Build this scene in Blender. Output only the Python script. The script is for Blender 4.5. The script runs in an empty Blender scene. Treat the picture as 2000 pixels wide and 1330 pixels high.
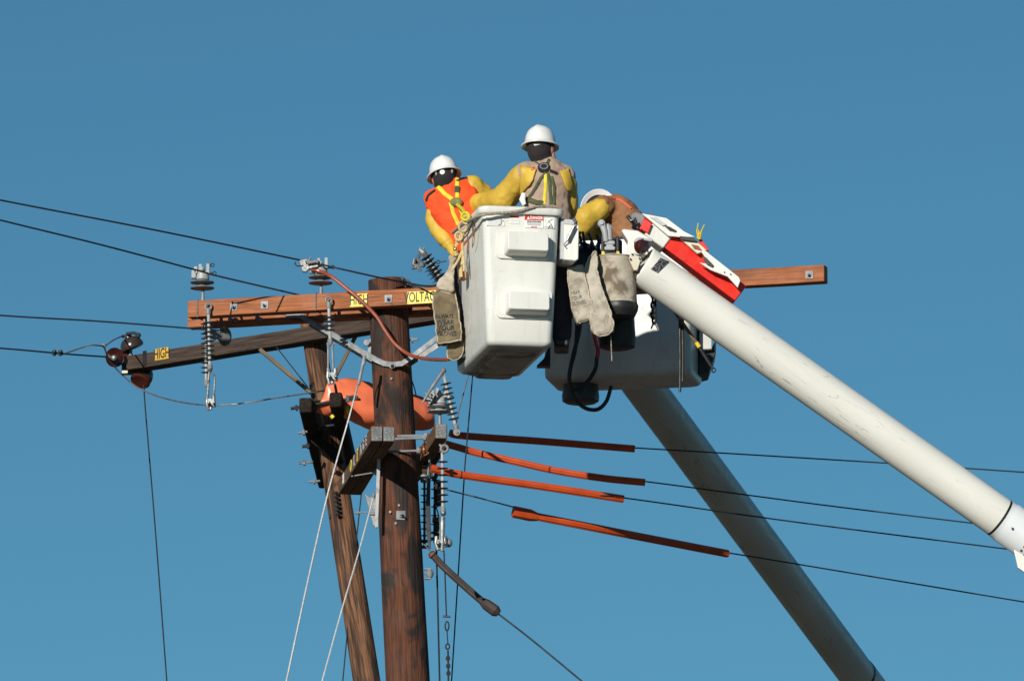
import bpy, bmesh, math, random
from mathutils import Vector, Matrix, Euler
from mathutils.bvhtree import BVHTree
random.seed(7)
R = math.radians
V = Vector
sc = bpy.context.scene
col = sc.collection

# ------------------------------------------------------------ camera, sky, sun
FPX = 15900.0            # focal length in pixels of the 2000 px wide photograph
PITCH = R(11)
CAMZ = 1.6
cam = bpy.data.objects.new('camera', bpy.data.cameras.new('camera')); col.objects.link(cam)
sc.camera = cam
cam.location = (0, 0, CAMZ); cam.rotation_euler = (R(90) + PITCH, 0, 0)
cam.data.sensor_width = 36.0; cam.data.lens = 36.0 * FPX / 2000.0
cam.data.clip_start = 0.5; cam.data.clip_end = 8000
SUN_AZ, SUN_EL = R(23), R(18)    # sun low behind the camera's left shoulder
TO_SUN = V((-math.sin(SUN_AZ) * math.cos(SUN_EL), -math.cos(SUN_AZ) * math.cos(SUN_EL), math.sin(SUN_EL)))
w = bpy.data.worlds.new("World"); sc.world = w; w.use_nodes = True
nt = w.node_tree
sky = nt.nodes.new('ShaderNodeTexSky'); sky.sky_type = 'NISHITA'; sky.sun_disc = False
sky.sun_elevation = SUN_EL; sky.sun_rotation = R(180) + SUN_AZ
sky.altitude = 2000; sky.air_density = 1; sky.dust_density = 0; sky.ozone_density = 6
tint = nt.nodes.new('ShaderNodeMix'); tint.data_type = 'RGBA'; tint.blend_type = 'MULTIPLY'
tint.inputs[0].default_value = 1; tint.inputs[7].default_value = (.81, 1.11, .885, 1)
nt.links.new(sky.outputs[0], tint.inputs[6])
nt.links.new(tint.outputs[2], nt.nodes['Background'].inputs[0])
nt.nodes['Background'].inputs[1].default_value = .072
sun = bpy.data.objects.new('sun', bpy.data.lights.new('sun', 'SUN')); col.objects.link(sun)
sun.data.energy = 4.9; sun.data.angle = R(.5); sun.data.color = (1, .955, .87)
sun.rotation_euler = TO_SUN.to_track_quat('Z', 'Y').to_euler()
sun.location = (-20, -20, 30)
vs = sc.view_settings
vs.view_transform = 'Standard'; vs.look = 'None'; vs.exposure = 0; vs.gamma = 1; vs.use_curve_mapping = False

# ------------------------------------------------------------ place helpers
CP, SP = math.cos(PITCH), math.sin(PITCH)
CAM = V((0, 0, CAMZ))
def ray(px, py):
    u = (px - 1000) / FPX; v = (665 - py) / FPX
    return V((u, CP - SP * v, SP + CP * v))
def A(px, py, Y):
    d = ray(px, py); return CAM + d * (Y / d.y)
def AZ(px, py, z):
    d = ray(px, py); return CAM + d * ((z - CAMZ) / d.z)
def AP(px, py, p0, n):
    d = ray(px, py); return CAM + d * ((p0 - CAM).dot(n) / d.dot(n))
def PX(n, Y=52.0): return n * Y / CP / FPX      # n pixels in metres at distance Y

# ------------------------------------------------------------ objects
WM = {}
def tag(o, label=None, cat=None, group=None, kind=None):
    if label: o['label'] = label
    if cat: o['category'] = cat
    if group: o['group'] = group
    if kind: o['kind'] = kind
    return o
def place(o, M, parent=None):
    col.objects.link(o); WM[o.name] = M.copy()
    if parent is not None:
        o.parent = parent; o.matrix_basis = WM[parent.name].inverted() @ M
    else: o.matrix_basis = M
def thing(name, loc, label, cat, group=None):
    o = bpy.data.objects.new(name, None); o.empty_display_size = .1
    place(o, Matrix.Translation(loc)); return tag(o, label, cat, group)

class MB:
    def __init__(s): s.v = []; s.f = []; s.m = []; s.cur = 0
    def add(s, vs_, fs_):
        b = len(s.v); s.v += [V(p) for p in vs_]
        for f in fs_: s.f.append([b + i for i in f]); s.m.append(s.cur)
        return s
    def box(s, c, size, M=None, taper=1.0):
        x, y, z = [q / 2 for q in size]; c = V(c)
        P = [V((-x, -y, -z)), V((x, -y, -z)), V((x, y, -z)), V((-x, y, -z)),
             V((-x * taper, -y * taper, z)), V((x * taper, -y * taper, z)), V((x * taper, y * taper, z)), V((-x * taper, y * taper, z))]
        P = [c + p for p in P]
        if M is not None: P = [M @ p for p in P]
        return s.add(P, [(0, 3, 2, 1), (4, 5, 6, 7), (0, 1, 5, 4), (1, 2, 6, 5), (2, 3, 7, 6), (3, 0, 4, 7)])
    def rings(s, rings, cap=True, closed=False):
        n = len(rings[0]); P = [p for r in rings for p in r]; F = []
        k = len(rings)
        for i in range(k if closed else k - 1):
            a = i * n; b = ((i + 1) % k) * n
            for j in range(n):
                j2 = (j + 1) % n
                F.append((a + j, a + j2, b + j2, b + j))
        if cap and not closed:
            F.append(tuple(reversed(range(n)))); F.append(tuple(range((k - 1) * n, k * n)))
        return s.add(P, F)
    def tube(s, pts, r, n=8, cap=True, ridge=0.0, closed=False, flat=None, up=None):
        pts = [V(p) for p in pts]; k = len(pts)
        if not hasattr(r, '__len__'): r = [r] * k
        ts = []
        for i in range(k):
            if closed: t = pts[(i + 1) % k] - pts[i - 1]
            else: t = pts[min(i + 1, k - 1)] - pts[max(i - 1, 0)]
            ts.append(t.normalized())
        a = V(up) if up else (V((0, 0, 1)) if abs(ts[0].z) < .9 else V((0, 1, 0)))
        R_ = []
        for i in range(k):
            a = (a - ts[i] * a.dot(ts[i])).normalized(); b = ts[i].cross(a)
            ring = []
            for j in range(n):
                q = 2 * math.pi * j / n; rr = r[i] * (1 + (ridge if j % 2 else 0))
                fx = flat[0] if flat else 1; fy = flat[1] if flat else 1
                ring.append(pts[i] + a * (math.cos(q) * rr * fx) + b * (math.sin(q) * rr * fy))
            R_.append(ring)
        return s.rings(R_, cap, closed)
    def lathe(s, o, d, prof, n=20, cap=True):
        o = V(o); d = V(d).normalized()
        a = d.orthogonal().normalized(); b = d.cross(a)
        return s.rings([[o + d * h + (a * math.cos(2 * math.pi * j / n) + b * math.sin(2 * math.pi * j / n)) * max(r, 1e-4) for j in range(n)] for r, h in prof], cap)
    def prism(s, poly, vec):
        P = [V(p) for p in poly]; n = len(P); vec = V(vec)
        return s.add(P + [p + vec for p in P], [tuple(range(n)), tuple(reversed(range(n, 2 * n)))] +
                     [(i, i + n, (i + 1) % n + n, (i + 1) % n) for i in range(n)])
    def ball(s, c, r, n=12, M=None):
        if not hasattr(r, '__len__'): r = (r, r, r)
        c = V(c); rr = []
        for i in range(n // 2 + 1):
            th = math.pi * i / (n // 2); q = max(math.sin(th), .01)
            ring = []
            for j in range(n):
                p = V((r[0] * q * math.cos(2 * math.pi * j / n), r[1] * q * math.sin(2 * math.pi * j / n), -r[2] * math.cos(th)))
                ring.append(c + (M @ p if M is not None else p))
            rr.append(ring)
        return s.rings(rr)
    def caps(s, a, b, ra, rb, n=14):
        a = V(a); b = V(b); d = (b - a); L = d.length; d = d / L
        prof = [(ra * math.sin(t), -ra * math.cos(t)) for t in [R(3), R(30), R(60), R(90)]]
        prof += [(rb * math.sin(t), L - rb * math.cos(t)) for t in [R(90), R(120), R(150), R(177)]]
        return s.lathe(a, d, prof, n)
    def chain(s, pts, rs):
        for i in range(len(pts) - 1): s.caps(pts[i], pts[i + 1], rs[i], rs[i + 1])
        return s
    def loft(s, secs, n=20, p=2.0, right=V((1, 0, 0))):
        """secs: (centre, rx, ry) ; section plane perpendicular to the path, rx along 'right'"""
        k = len(secs); R_ = []
        for i in range(k):
            t = (V(secs[min(i + 1, k - 1)][0]) - V(secs[max(i - 1, 0)][0])).normalized()
            a = (right - t * right.dot(t)).normalized(); b = t.cross(a); ring = []
            for j in range(n):
                q = 2 * math.pi * j / n; cx = math.cos(q); sy = math.sin(q)
                x = math.copysign(abs(cx) ** (2 / p), cx); y = math.copysign(abs(sy) ** (2 / p), sy)
                ring.append(V(secs[i][0]) + a * x * secs[i][1] + b * y * secs[i][2])
            R_.append(ring)
        return s.rings(R_)
    def text(s, body, size, M, depth=.0006, squeeze=1.0, weight=0.0):
        cu = bpy.data.curves.new('t', 'FONT'); cu.body = body; cu.size = size; cu.extrude = depth
        cu.align_x = 'CENTER'; cu.align_y = 'CENTER'; cu.offset = weight; cu.resolution_u = 3
        o = bpy.data.objects.new('t', cu); col.objects.link(o)
        bpy.context.view_layer.update()
        me = o.evaluated_get(bpy.context.evaluated_depsgraph_get()).to_mesh()
        vs_ = [M @ V((v.co.x * squeeze, v.co.y, v.co.z)) for v in me.vertices]
        fs_ = [tuple(p.vertices) for p in me.polygons]
        o.to_mesh_clear(); bpy.data.objects.remove(o); bpy.data.curves.remove(cu)
        return s.add(vs_, fs_)

def obj(name, mb, mats, parent=None, M=None, bev=0, smooth=True, ang=35, segs=2):
    if M is None:
        lo = V([min(v[i] for v in mb.v) for i in range(3)]); hi = V([max(v[i] for v in mb.v) for i in range(3)])
        M = Matrix.Translation((lo + hi) / 2)
    Mi = M.inverted()
    me = bpy.data.meshes.new(name)
    me.from_pydata([Mi @ v for v in mb.v], [], mb.f)
    if not isinstance(mats, (list, tuple)): mats = [mats]
    for m in mats: me.materials.append(m)
    me.polygons.foreach_set('material_index', mb.m)
    bm = bmesh.new(); bm.from_mesh(me); bmesh.ops.recalc_face_normals(bm, faces=bm.faces); bm.to_mesh(me); bm.free()
    if smooth:
        me.polygons.foreach_set('use_smooth', [True] * len(me.polygons)); me.set_sharp_from_angle(angle=R(ang))
    me.update()
    o = bpy.data.objects.new(name, me); place(o, M, parent)
    if bev:
        b = o.modifiers.new('bevel', 'BEVEL'); b.width = bev; b.segments = segs; b.limit_method = 'ANGLE'; b.angle_limit = R(40)
        b.harden_normals = False
    return o
def inst(o, M, parent, name=None):
    c = o.copy(); c.parent = None
    place(c, M, parent); return c
def frame(o, x, zhint=V((0, 0, 1))):
    """matrix with X along x, Z near zhint"""
    x = V(x).normalized(); y = V(zhint).cross(x).normalized(); z = x.cross(y)
    return Matrix(((x.x, y.x, z.x, o[0]), (x.y, y.y, z.y, o[1]), (x.z, y.z, z.z, o[2]), (0, 0, 0, 1)))
def frameZ(o, z, xh=V((1, 0, 0))):
    z = V(z).normalized(); y = z.cross(V(xh)).normalized(); x = y.cross(z)
    return Matrix(((x.x, y.x, z.x, o[0]), (x.y, y.y, z.y, o[1]), (x.z, y.z, z.z, o[2]), (0, 0, 0, 1)))
def faceM(o, right, normal):
    """X along right, Z along outward normal (for lettering and plates)"""
    z = V(normal).normalized(); x = (V(right) - z * V(right).dot(z)).normalized(); y = z.cross(x)
    return Matrix(((x.x, y.x, z.x, o[0]), (x.y, y.y, z.y, o[1]), (x.z, y.z, z.z, o[2]), (0, 0, 0, 1)))
def bvh_of(o):
    bpy.context.view_layer.update()
    e = o.evaluated_get(bpy.context.evaluated_depsgraph_get()); me = e.to_mesh()
    M = WM[o.name]
    t = BVHTree.FromPolygons([M @ v.co for v in me.vertices], [tuple(p.vertices) for p in me.polygons])
    e.to_mesh_clear(); return t
def hit(px, py, t, off=.004):
    d = ray(px, py).normalized(); h = t.ray_cast(CAM, d)
    if h[0] is None: return None
    n = h[1] if h[1].dot(d) < 0 else -h[1]
    return h[0] + n * off
def spline(pts, k=8):
    pts = [V(p) for p in pts]; out = []
    P = [pts[0] * 2 - pts[1]] + pts + [pts[-1] * 2 - pts[-2]]
    for i in range(1, len(P) - 2):
        a, b, c, d = P[i - 1], P[i], P[i + 1], P[i + 2]
        for j in range(k):
            t = j / k
            out.append(.5 * ((2 * b) + (c - a) * t + (2 * a - 5 * b + 4 * c - d) * t * t + (3 * b - a - 3 * c + d) * t ** 3))
    out.append(pts[-1]); return out

# ------------------------------------------------------------ materials
def newmat(name):
    m = bpy.data.materials.new(name); m.use_nodes = True; return m, m.node_tree, m.node_tree.nodes['Principled BSDF']
def pm(name, c1, c2=None, scale=5, rough=.6, bump=.0, stretch=(1, 1, 1), metal=0, lo=.35, hi=.65, bscale=60,
       dirt=None, dscale=4, dlo=.58, dhi=.66, dstretch=(1, 1, 1), damt=1.0, coat=0, crack=None, cstretch=(1, 1, 1), cscale=20, cw=.03, trans=0, spec=None, dist=.4):
    m, t, b = newmat(name); L = t.links.new
    b.inputs['Roughness'].default_value = rough; b.inputs['Metallic'].default_value = metal
    if coat: b.inputs['Coat Weight'].default_value = coat; b.inputs['Coat Roughness'].default_value = .15
    if spec is not None: b.inputs['Specular IOR Level'].default_value = spec
    tc = t.nodes.new('ShaderNodeTexCoord'); oi = t.nodes.new('ShaderNodeObjectInfo')
    sc_ = t.nodes.new('ShaderNodeVectorMath'); sc_.operation = 'SCALE'; sc_.inputs[3].default_value = 17
    cmb = t.nodes.new('ShaderNodeCombineXYZ')
    for i in range(3): L(oi.outputs['Random'], cmb.inputs[i])
    L(cmb.outputs[0], sc_.inputs[0])
    ad = t.nodes.new('ShaderNodeVectorMath'); L(tc.outputs['Object'], ad.inputs[0]); L(sc_.outputs[0], ad.inputs[1])
    def noise(scale, st, det=6, ds=0.0):
        mp = t.nodes.new('ShaderNodeMapping'); mp.inputs['Scale'].default_value = st; L(ad.outputs[0], mp.inputs[0])
        n = t.nodes.new('ShaderNodeTexNoise'); n.inputs['Scale'].default_value = scale; n.inputs['Detail'].default_value = det
        n.inputs['Distortion'].default_value = ds
        L(mp.outputs[0], n.inputs['Vector']); return n.outputs[0]
    def ramp(src, a, b_, ca, cb):
        r = t.nodes.new('ShaderNodeValToRGB'); e = r.color_ramp.elements
        e[0].position = a; e[1].position = b_; e[0].color = (*ca, 1); e[1].color = (*cb, 1); L(src, r.inputs[0]); return r
    def mix(fac, a, b_, mode='MIX'):
        x = t.nodes.new('ShaderNodeMix'); x.data_type = 'RGBA'; x.blend_type = mode
        if hasattr(fac, 'default_value'): L(fac, x.inputs[0])
        else: x.inputs[0].default_value = fac
        for q, i in ((a, 6), (b_, 7)):
            if hasattr(q, 'default_value'): L(q, x.inputs[i])
            else: x.inputs[i].default_value = (*q, 1)
        return x.outputs[2]
    c2 = c2 or tuple(x * .82 for x in c1)
    base = ramp(noise(scale, stretch, 6, dist), lo, hi, c1, c2).outputs[0]
    if dirt:
        mk = ramp(noise(dscale, dstretch, 8, 1.0), dlo, dhi, (0, 0, 0), (damt,) * 3).outputs[0]
        base = mix(mk, base, dirt)
    if crack:
        n = noise(cscale, cstretch, 4, .6)
        s1 = t.nodes.new('ShaderNodeMath'); s1.operation = 'SUBTRACT'; L(n, s1.inputs[0]); s1.inputs[1].default_value = .5
        s2 = t.nodes.new('ShaderNodeMath'); s2.operation = 'ABSOLUTE'; L(s1.outputs[0], s2.inputs[0])
        rk = ramp(s2.outputs[0], 0, cw, (1, 1, 1), (0, 0, 0))
        gate = ramp(noise(cscale * .35, (1, 1, 1), 2), .48, .6, (0, 0, 0), (1, 1, 1)).outputs[0]
        mm = t.nodes.new('ShaderNodeMath'); mm.operation = 'MULTIPLY'; L(rk.outputs[0], mm.inputs[0]); L(gate, mm.inputs[1])
        base = mix(mm.outputs[0], base, crack)
    L(base, b.inputs['Base Color'])
    rr = ramp(noise(bscale * .3, (1, 1, 1), 3), .3, .7, (max(rough - .1, .02),) * 3, (min(rough + .12, 1),) * 3)
    L(rr.outputs[0], b.inputs['Roughness'])
    if bump:
        bp = t.nodes.new('ShaderNodeBump'); bp.inputs['Strength'].default_value = bump; bp.inputs['Distance'].default_value = .01
        L(noise(bscale, stretch, 5), bp.inputs['Height']); L(bp.outputs[0], b.inputs['Normal'])
    return m
FIR = pm('fir_wood', (.41, .128, .036), (.19, .056, .017), 9, .7, .25, (.5, 8, 9), lo=.3, hi=.7, bscale=40, dirt=(.07, .025, .012), dscale=3, dstretch=(.6, 3, 3), dlo=.55, dhi=.75, damt=.7,
         crack=(.03, .012, .006), cstretch=(.3, 9, 9), cscale=6, cw=.02)
POLE = pm('creosote_pole_wood', (.125, .040, .016), (.045, .017, .009), 20, .85, .9, (3.5, 3.5, .22), bscale=24, lo=.35, hi=.65, dirt=(.014, .010, .009), dscale=3.2, dstretch=(1.7, 1.7, .8), dlo=.5, dhi=.58, damt=.9,
          crack=(.004, .003, .002), cstretch=(3.5, 3.5, .16), cscale=5, cw=.028)
OLDPOLE = pm('weathered_pole_wood', (.22, .105, .052), (.055, .024, .013), 14, .9, 1.0, (5, 5, .28), lo=.4, hi=.6, bscale=22, dirt=(.035, .018, .010), dscale=5, dstretch=(2.4, 2.4, .35), dlo=.48, dhi=.62,
             crack=(.008, .005, .003), cstretch=(5, 5, .25), cscale=6, cw=.045)
DARKARM = pm('dark_weathered_arm_wood', (.075, .047, .032), (.028, .018, .014), 7, .9, .5, (.5, 9, 9), bscale=30, crack=(.008, .006, .004), cstretch=(.3, 8, 8), cscale=6, cw=.03)
SHADEDARM = pm('tarred_arm_wood', (.032, .024, .019), (.014, .011, .009), 8, .95, .5, (.6, 8, 8), bscale=30, spec=.15)  # old-pole arm wood, near-black because its shade is put into the colour
BROWNARM = pm('brown_treated_arm_wood', (.17, .085, .036), (.085, .042, .02), 8, .8, .4, (.6, 8, 8), bscale=30, crack=(.01, .006, .004), cstretch=(.3, 8, 8), cscale=6, cw=.03)
WHITE = pm('white_gelcoat', (.70, .695, .645), (.66, .655, .605), 3, .34, 0, dirt=(.44, .42, .36), dscale=5, dstretch=(2.2, 2.2, .5), dlo=.52, dhi=.85, damt=.45, crack=(.3, .29, .26), cstretch=(1.4, 1.4, 1), cscale=14, cw=.004)
WHITEDIRTY = pm('scuffed_white_fibreglass', (.77, .755, .685), (.71, .695, .63), 2.2, .38, 0, (.5, 2, 2), dirt=(.3, .29, .26), dscale=7, dstretch=(.7, 3, 3), dlo=.64, dhi=.76, damt=.45,
                crack=(.34, .33, .30), cstretch=(.3, 3.4, 3.4), cscale=4.2, cw=.008)
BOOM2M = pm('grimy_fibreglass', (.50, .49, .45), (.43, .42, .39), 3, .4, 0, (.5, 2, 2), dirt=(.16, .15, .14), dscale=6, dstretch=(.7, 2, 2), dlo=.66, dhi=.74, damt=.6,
               crack=(.2, .2, .18), cstretch=(.3, 3, 3), cscale=4, cw=.006)  # white fibreglass greyed to carry the rear boom's shade, dirt blotches on top
BOTTOM = pm('grimy_bucket_bottom', (.46, .43, .38), (.34, .32, .28), 5, .6, .1, dirt=(.12, .09, .07), dscale=4, dlo=.5, dhi=.65, damt=.8)  # browner than the bucket walls, with dark blotches
BUCKET2 = pm('dulled_white_gelcoat', (.56, .555, .52), (.50, .495, .465), 3, .36, 0, dirt=(.36, .345, .30), dscale=5, dstretch=(2.2, 2.2, .5), dlo=.52, dhi=.8, damt=.5, crack=(.2, .2, .19), cscale=10, cw=.004)  # darker copy of the white gelcoat, the rear bucket's shade put into it
RED = pm('red_paint', (.74, .022, .008), (.60, .016, .007), 6, .38, 0, dirt=(.3, .02, .012), dscale=11, dlo=.66, dhi=.74, damt=.7)
GALV = pm('galvanised_steel', (.27, .28, .285), (.17, .178, .185), 18, .6, .05, metal=.25, dirt=(.2, .19, .18), dscale=12, dlo=.6, dhi=.72, damt=.5)
CHROME = pm('worn_bright_metal', (.42, .42, .41), (.18, .18, .175), 26, .35, .1, metal=.7)
DARKMETAL = pm('dark_metal', (.05, .05, .055), (.03, .03, .033), 20, .5, .1, metal=.4)
GREYPOLY = pm('grey_polymer', (.36, .37, .37), (.27, .28, .285), 20, .5, 0)
DISC = pm('grey_disc_polymer', (.16, .165, .17), (.12, .125, .13), 20, .5, 0)
DARKPOLY = pm('dark_grey_polymer', (.05, .052, .056), (.035, .037, .04), 20, .45, 0)
SHED = pm('grey_shed_rubber', (.115, .12, .13), (.08, .085, .09), 20, .5, 0)
BROWNGLAZE = pm('brown_glazed_porcelain', (.085, .016, .010), (.045, .010, .007), 8, .14, 0, coat=.6)
DARKGLAZE = pm('dark_brown_porcelain', (.045, .028, .022), (.03, .02, .016), 8, .3, 0, coat=.3)
WIRE = pm('oxidised_wire', (.030, .036, .045), (.018, .022, .03), 30, .6, 0, metal=.2, spec=.2)
GREYWIRE = pm('grey_jumper_wire', (.16, .145, .135), (.09, .08, .075), 30, .55, 0, metal=.3)
GUY = pm('galvanised_guy_wire', (.62, .62, .60), (.42, .42, .41), 80, .5, .2, metal=.3)
ORANGE = pm('orange_rubber', (.50, .068, .012), (.41, .052, .010), 8, .42, 0, dirt=(.33, .045, .012), dscale=8, dlo=.62, dhi=.75, damt=.5)
CORAL = pm('coral_orange_vinyl', (.80, .185, .085), (.74, .165, .072), 3, .34, 0, dirt=(.6, .12, .05), dscale=5, dlo=.62, dhi=.75, damt=.4)
BLACKRUB = pm('black_rubber', (.014, .014, .015), (.008, .008, .009), 20, .5, 0)
JUMPER = pm('red_brown_cable', (.30, .065, .028), (.23, .05, .022), 15, .4, 0)
YELLOWSIGN = pm('yellow_sign', (.83, .66, .05), (.78, .60, .04), 10, .45, 0)
OLDSIGN = pm('faded_yellow_sign', (.62, .38, .04), (.5, .29, .035), 14, .6, 0)
BLACK = pm('black_print', (.012, .012, .012), (.02, .02, .02), 20, .6, 0)
FADEPRINT = pm('faded_print', (.17, .155, .13), (.27, .24, .19), 60, .9, 0)
WHITEPRINT = pm('white_print', (.8, .8, .78), (.75, .75, .73), 20, .5, 0)
REDPRINT = pm('red_print', (.62, .02, .02), (.55, .02, .02), 20, .45, 0)
GREYPRINT = pm('grey_print', (.38, .39, .4), (.45, .46, .47), 60, .5, 0)
CANVAS = pm('dirty_canvas', (.52, .46, .37), (.38, .32, .24), 9, .92, .5, bscale=22, dirt=(.10, .07, .045), dscale=6, dlo=.50, dhi=.66, damt=.85)
CANVASBAG = pm('stiff_canvas', (.47, .42, .34), (.30, .26, .205), 12, .92, .9, bscale=16, dirt=(.16, .13, .10), dscale=9, dlo=.54, dhi=.68, damt=.6)
OLIVEBAG = pm('brown_canvas', (.20, .155, .085), (.12, .09, .048), 12, .9, .9, bscale=16, dirt=(.06, .045, .03), dscale=8, dlo=.52, dhi=.68, damt=.7)
SEAM = pm('pale_canvas_seam', (.50, .44, .34), (.32, .27, .19), 30, .9, .3)
YELRUB = pm('yellow_rubber_sleeve', (.60, .39, .045), (.50, .31, .035), 5, .55, .3, bscale=9, dirt=(.30, .18, .03), dscale=6, dlo=.58, dhi=.74, damt=.45)
HIVIS = pm('orange_shirt_cloth', (.88, .085, .012), (.80, .065, .01), 6, .85, .35, bscale=9)
TANCLOTH = pm('tan_shirt_cloth', (.40, .285, .215), (.33, .23, .17), 6, .92, .5, bscale=8, dirt=(.24, .165, .12), dscale=7, dlo=.55, dhi=.7, damt=.6)
BROWNCLOTH = pm('brown_jacket_cloth', (.32, .145, .065), (.24, .105, .045), 6, .92, .5, bscale=8, dirt=(.15, .07, .03), dscale=8, dlo=.55, dhi=.7, damt=.5)
DENIM = pm('dark_trousers', (.035, .035, .045), (.025, .025, .033), 12, .9, .4, bscale=20)
BLACKCLOTH = pm('black_cloth', (.014, .012, .013), (.022, .016, .016), 14, .95, .4, bscale=30)
SKIN = pm('skin', (.40, .20, .13), (.33, .15, .10), 12, .55, .1, bscale=30)
HAT = pm('white_helmet_plastic', (.72, .715, .69), (.67, .66, .64), 7, .3, 0, dirt=(.42, .40, .37), dscale=20, dlo=.66, dhi=.74, damt=.6)
YELSTRAP = pm('yellow_webbing', (.72, .60, .03), (.60, .50, .03), 40, .75, .2, bscale=100)
OLIVESTRAP = pm('olive_webbing', (.07, .085, .035), (.045, .055, .022), 40, .8, .2, bscale=100)
YELPLASTIC = pm('yellow_tape', (.80, .62, .02), (.6, .42, .015), 12, .5, .1)
ROPE = pm('braided_rope', (.42, .37, .30), (.20, .165, .13), 90, .95, .8, bscale=120)
TANROPE = pm('tan_rope', (.62, .50, .26), (.44, .33, .15), 90, .9, .6, bscale=120)
WOODBLOCK = pm('varnished_wood', (.42, .24, .09), (.30, .16, .06), 9, .55, .2, (4, 4, .6))
OLIVEBRACE = pm('weathered_wooden_brace', (.17, .13, .075), (.11, .083, .05), 12, .85, .3, (4, 4, .5))
CREAM = pm('cream_paint', (.66, .60, .46), (.6, .54, .41), 8, .5, 0, dirt=(.32, .25, .17), dscale=16, dlo=.6, dhi=.7, damt=.6)
GREYPLATE = pm('grey_painted_plate', (.40, .41, .42), (.34, .35, .36), 8, .5, 0, dirt=(.14, .14, .14), dscale=12, dlo=.58, dhi=.68, damt=.6)
GREYCOVER = pm('grey_cover', (.22, .22, .225), (.16, .16, .165), 8, .6, .1, dirt=(.08, .08, .08), dscale=12, dlo=.55, dhi=.66)

# ground
g = MB(); N = 24; S = 3000
g.add([(-S + 2 * S * i / N, -S + 2 * S * j / N, 0) for j in range(N + 1) for i in range(N + 1)],
      [(j * (N + 1) + i, j * (N + 1) + i + 1, (j + 1) * (N + 1) + i + 1, (j + 1) * (N + 1) + i) for j in range(N) for i in range(N)])
GROUND = pm('dry_ground', (.085, .075, .058), (.06, .055, .04), .15, .95, .3, bscale=3)
tag(obj('ground', g, GROUND, M=Matrix.Identity(4)), kind='structure')

# ============================================================ POLES AND ARMS
YP = 52.3
pt = A(756, 548, YP); pb = A(796, 1330, YP); pdir = (pt - pb).normalized()
pole = thing('utility_pole', pb - pdir * (pb.z / pdir.z), 'new dark brown creosoted utility pole, the thicker of the two poles, with red-brown crossarms', 'utility pole', 'wooden utility poles')
def pole_axis(top, bot, rt, rb, r0, name, mat, parent, jit, n=40, seg=60):
    d = (top - bot).normalized(); base = bot - d * (bot.z / d.z); L = (top - base).length; lv = (top - bot).length
    M = frameZ(base, d); rnd = random.Random(3); mb = MB(); rings = []
    ph = [rnd.random() * 6 for _ in range(8)]
    hs = [L * i / 12 for i in range(9)]; z0 = hs[-1]
    hs += [z0 + (L - z0) * (i + 1) / seg for i in range(seg)]
    for h in hs:
        k = (L - h) / lv; r = rt + (rb - rt) * k
        ring = []
        for j in range(n):
            q = 2 * math.pi * j / n
            rr = r * (1 + jit * (math.sin(2 * q + ph[0] + h * .7) + .6 * math.sin(5 * q + ph[1] + h * .4) + .5 * math.sin(11 * q + ph[2] + math.sin(h * 1.3)) + .35 * math.sin(h * 7 + ph[3] + q)))
            ring.append(M @ V((rr * math.cos(q), rr * math.sin(q), h)))
        rings.append(ring)
    mb.rings(rings); o = obj(name, mb, mat, parent, M=M, ang=50)
    return o
shaft = pole_axis(pt, pb, PX(38), PX(42.5), 0, 'pole_shaft', POLE, pole, .012)

# --- upper crossarms (level, a little skewed): z from the anchor on the pole
H = PX(33)                                   # arm height
TH = .095
za = A(762, 586, YP - .128 - TH / 2).z
e0 = AZ(371, 606.5, za); e1 = AZ(1613, 536, za)
AX = (e1 - e0).normalized(); AY = V((0, 0, 1)).cross(AX).normalized()     # AY points away from the camera
def armobj(name, mat, parent, c0, c1, th, h, label=None, bev=.004):
    M = frame((c0 + c1) / 2, c1 - c0); L = (c1 - c0).length
    mb = MB(); rnd = random.Random(int(c0.x * 100)); k = 14; rings = []
    for i in range(k + 1):
        x = -L / 2 + L * i / k; dy = rnd.uniform(-1, 1) * .0015; dz = rnd.uniform(-1, 1) * .0015
        rings.append([M @ V((x, sy * th / 2 + dy, sz * h / 2 + dz)) for sy, sz in ((-1, -1), (1, -1), (1, 1), (-1, 1))])
    mb.rings(rings); o = obj(name, mb, mat, parent, M=M, bev=bev)
    if label: o['label'] = label
    return o
front = armobj('crossarm', FIR, pole, e0, e1, TH, H, 'front red-brown crossarm with HIGH VOLTAGE signs')
GAP = .33
rear = armobj('crossarm', FIR, pole, e0 + AY * GAP - AX * .11, e0 + AY * GAP + AX * 2.55, TH, H, 'rear red-brown crossarm behind the pole')
FN = -AY; FP = e0 - AY * TH / 2               # front face of the front arm
RP = e0 + AY * (GAP - TH / 2)
def bolt_on(px, py, p0, n, parent, s=.05, L=.045):
    c = AP(px, py, p0, n); M = faceM(c, AX, n)
    mb = MB(); mb.box((0, 0, .003), (s, s, .006), M)
    mb.lathe(c + n * .006, n, [(.014, 0), (.014, .014)], 6); mb.lathe(c + n * .02, n, [(.007, 0), (.007, L - .02)], 8)
    return obj('bolt', mb, GALV, parent)
for px, py in ((457, 600), (517, 596), (759, 584), (1581, 537)):
    bolt_on(px, py, FP, FN, front)
def sign(px0, py0, px1, py1, word, mat, p0, n, right, parent, squeeze=.62, size=.8, dots=True):
    a = AP(px0, (py0 + py1) / 2, p0, n); b = AP(px1, (py0 + py1) / 2, p0, n)
    c = (a + b) / 2; Wd = (b - a).length; Hh = PX(py1 - py0)
    M = faceM(c, right, n); mb = MB(); mb.box((0, 0, .0015), (Wd, Hh, .003), M)
    mb.cur = 1; mb.text(word, Hh * size * 1.15, M @ Matrix.Translation((0, 0, .004)), squeeze=squeeze, weight=.0012)
    if dots:
        for sx in (-1, 1):
            for sy in (-1, 1): mb.lathe(M @ V((sx * Wd * .45, sy * Hh * .36, .003)), n, [(.003, 0), (.003, .002)], 6)
    return obj('sign', mb, [mat, BLACK], parent)
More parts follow.
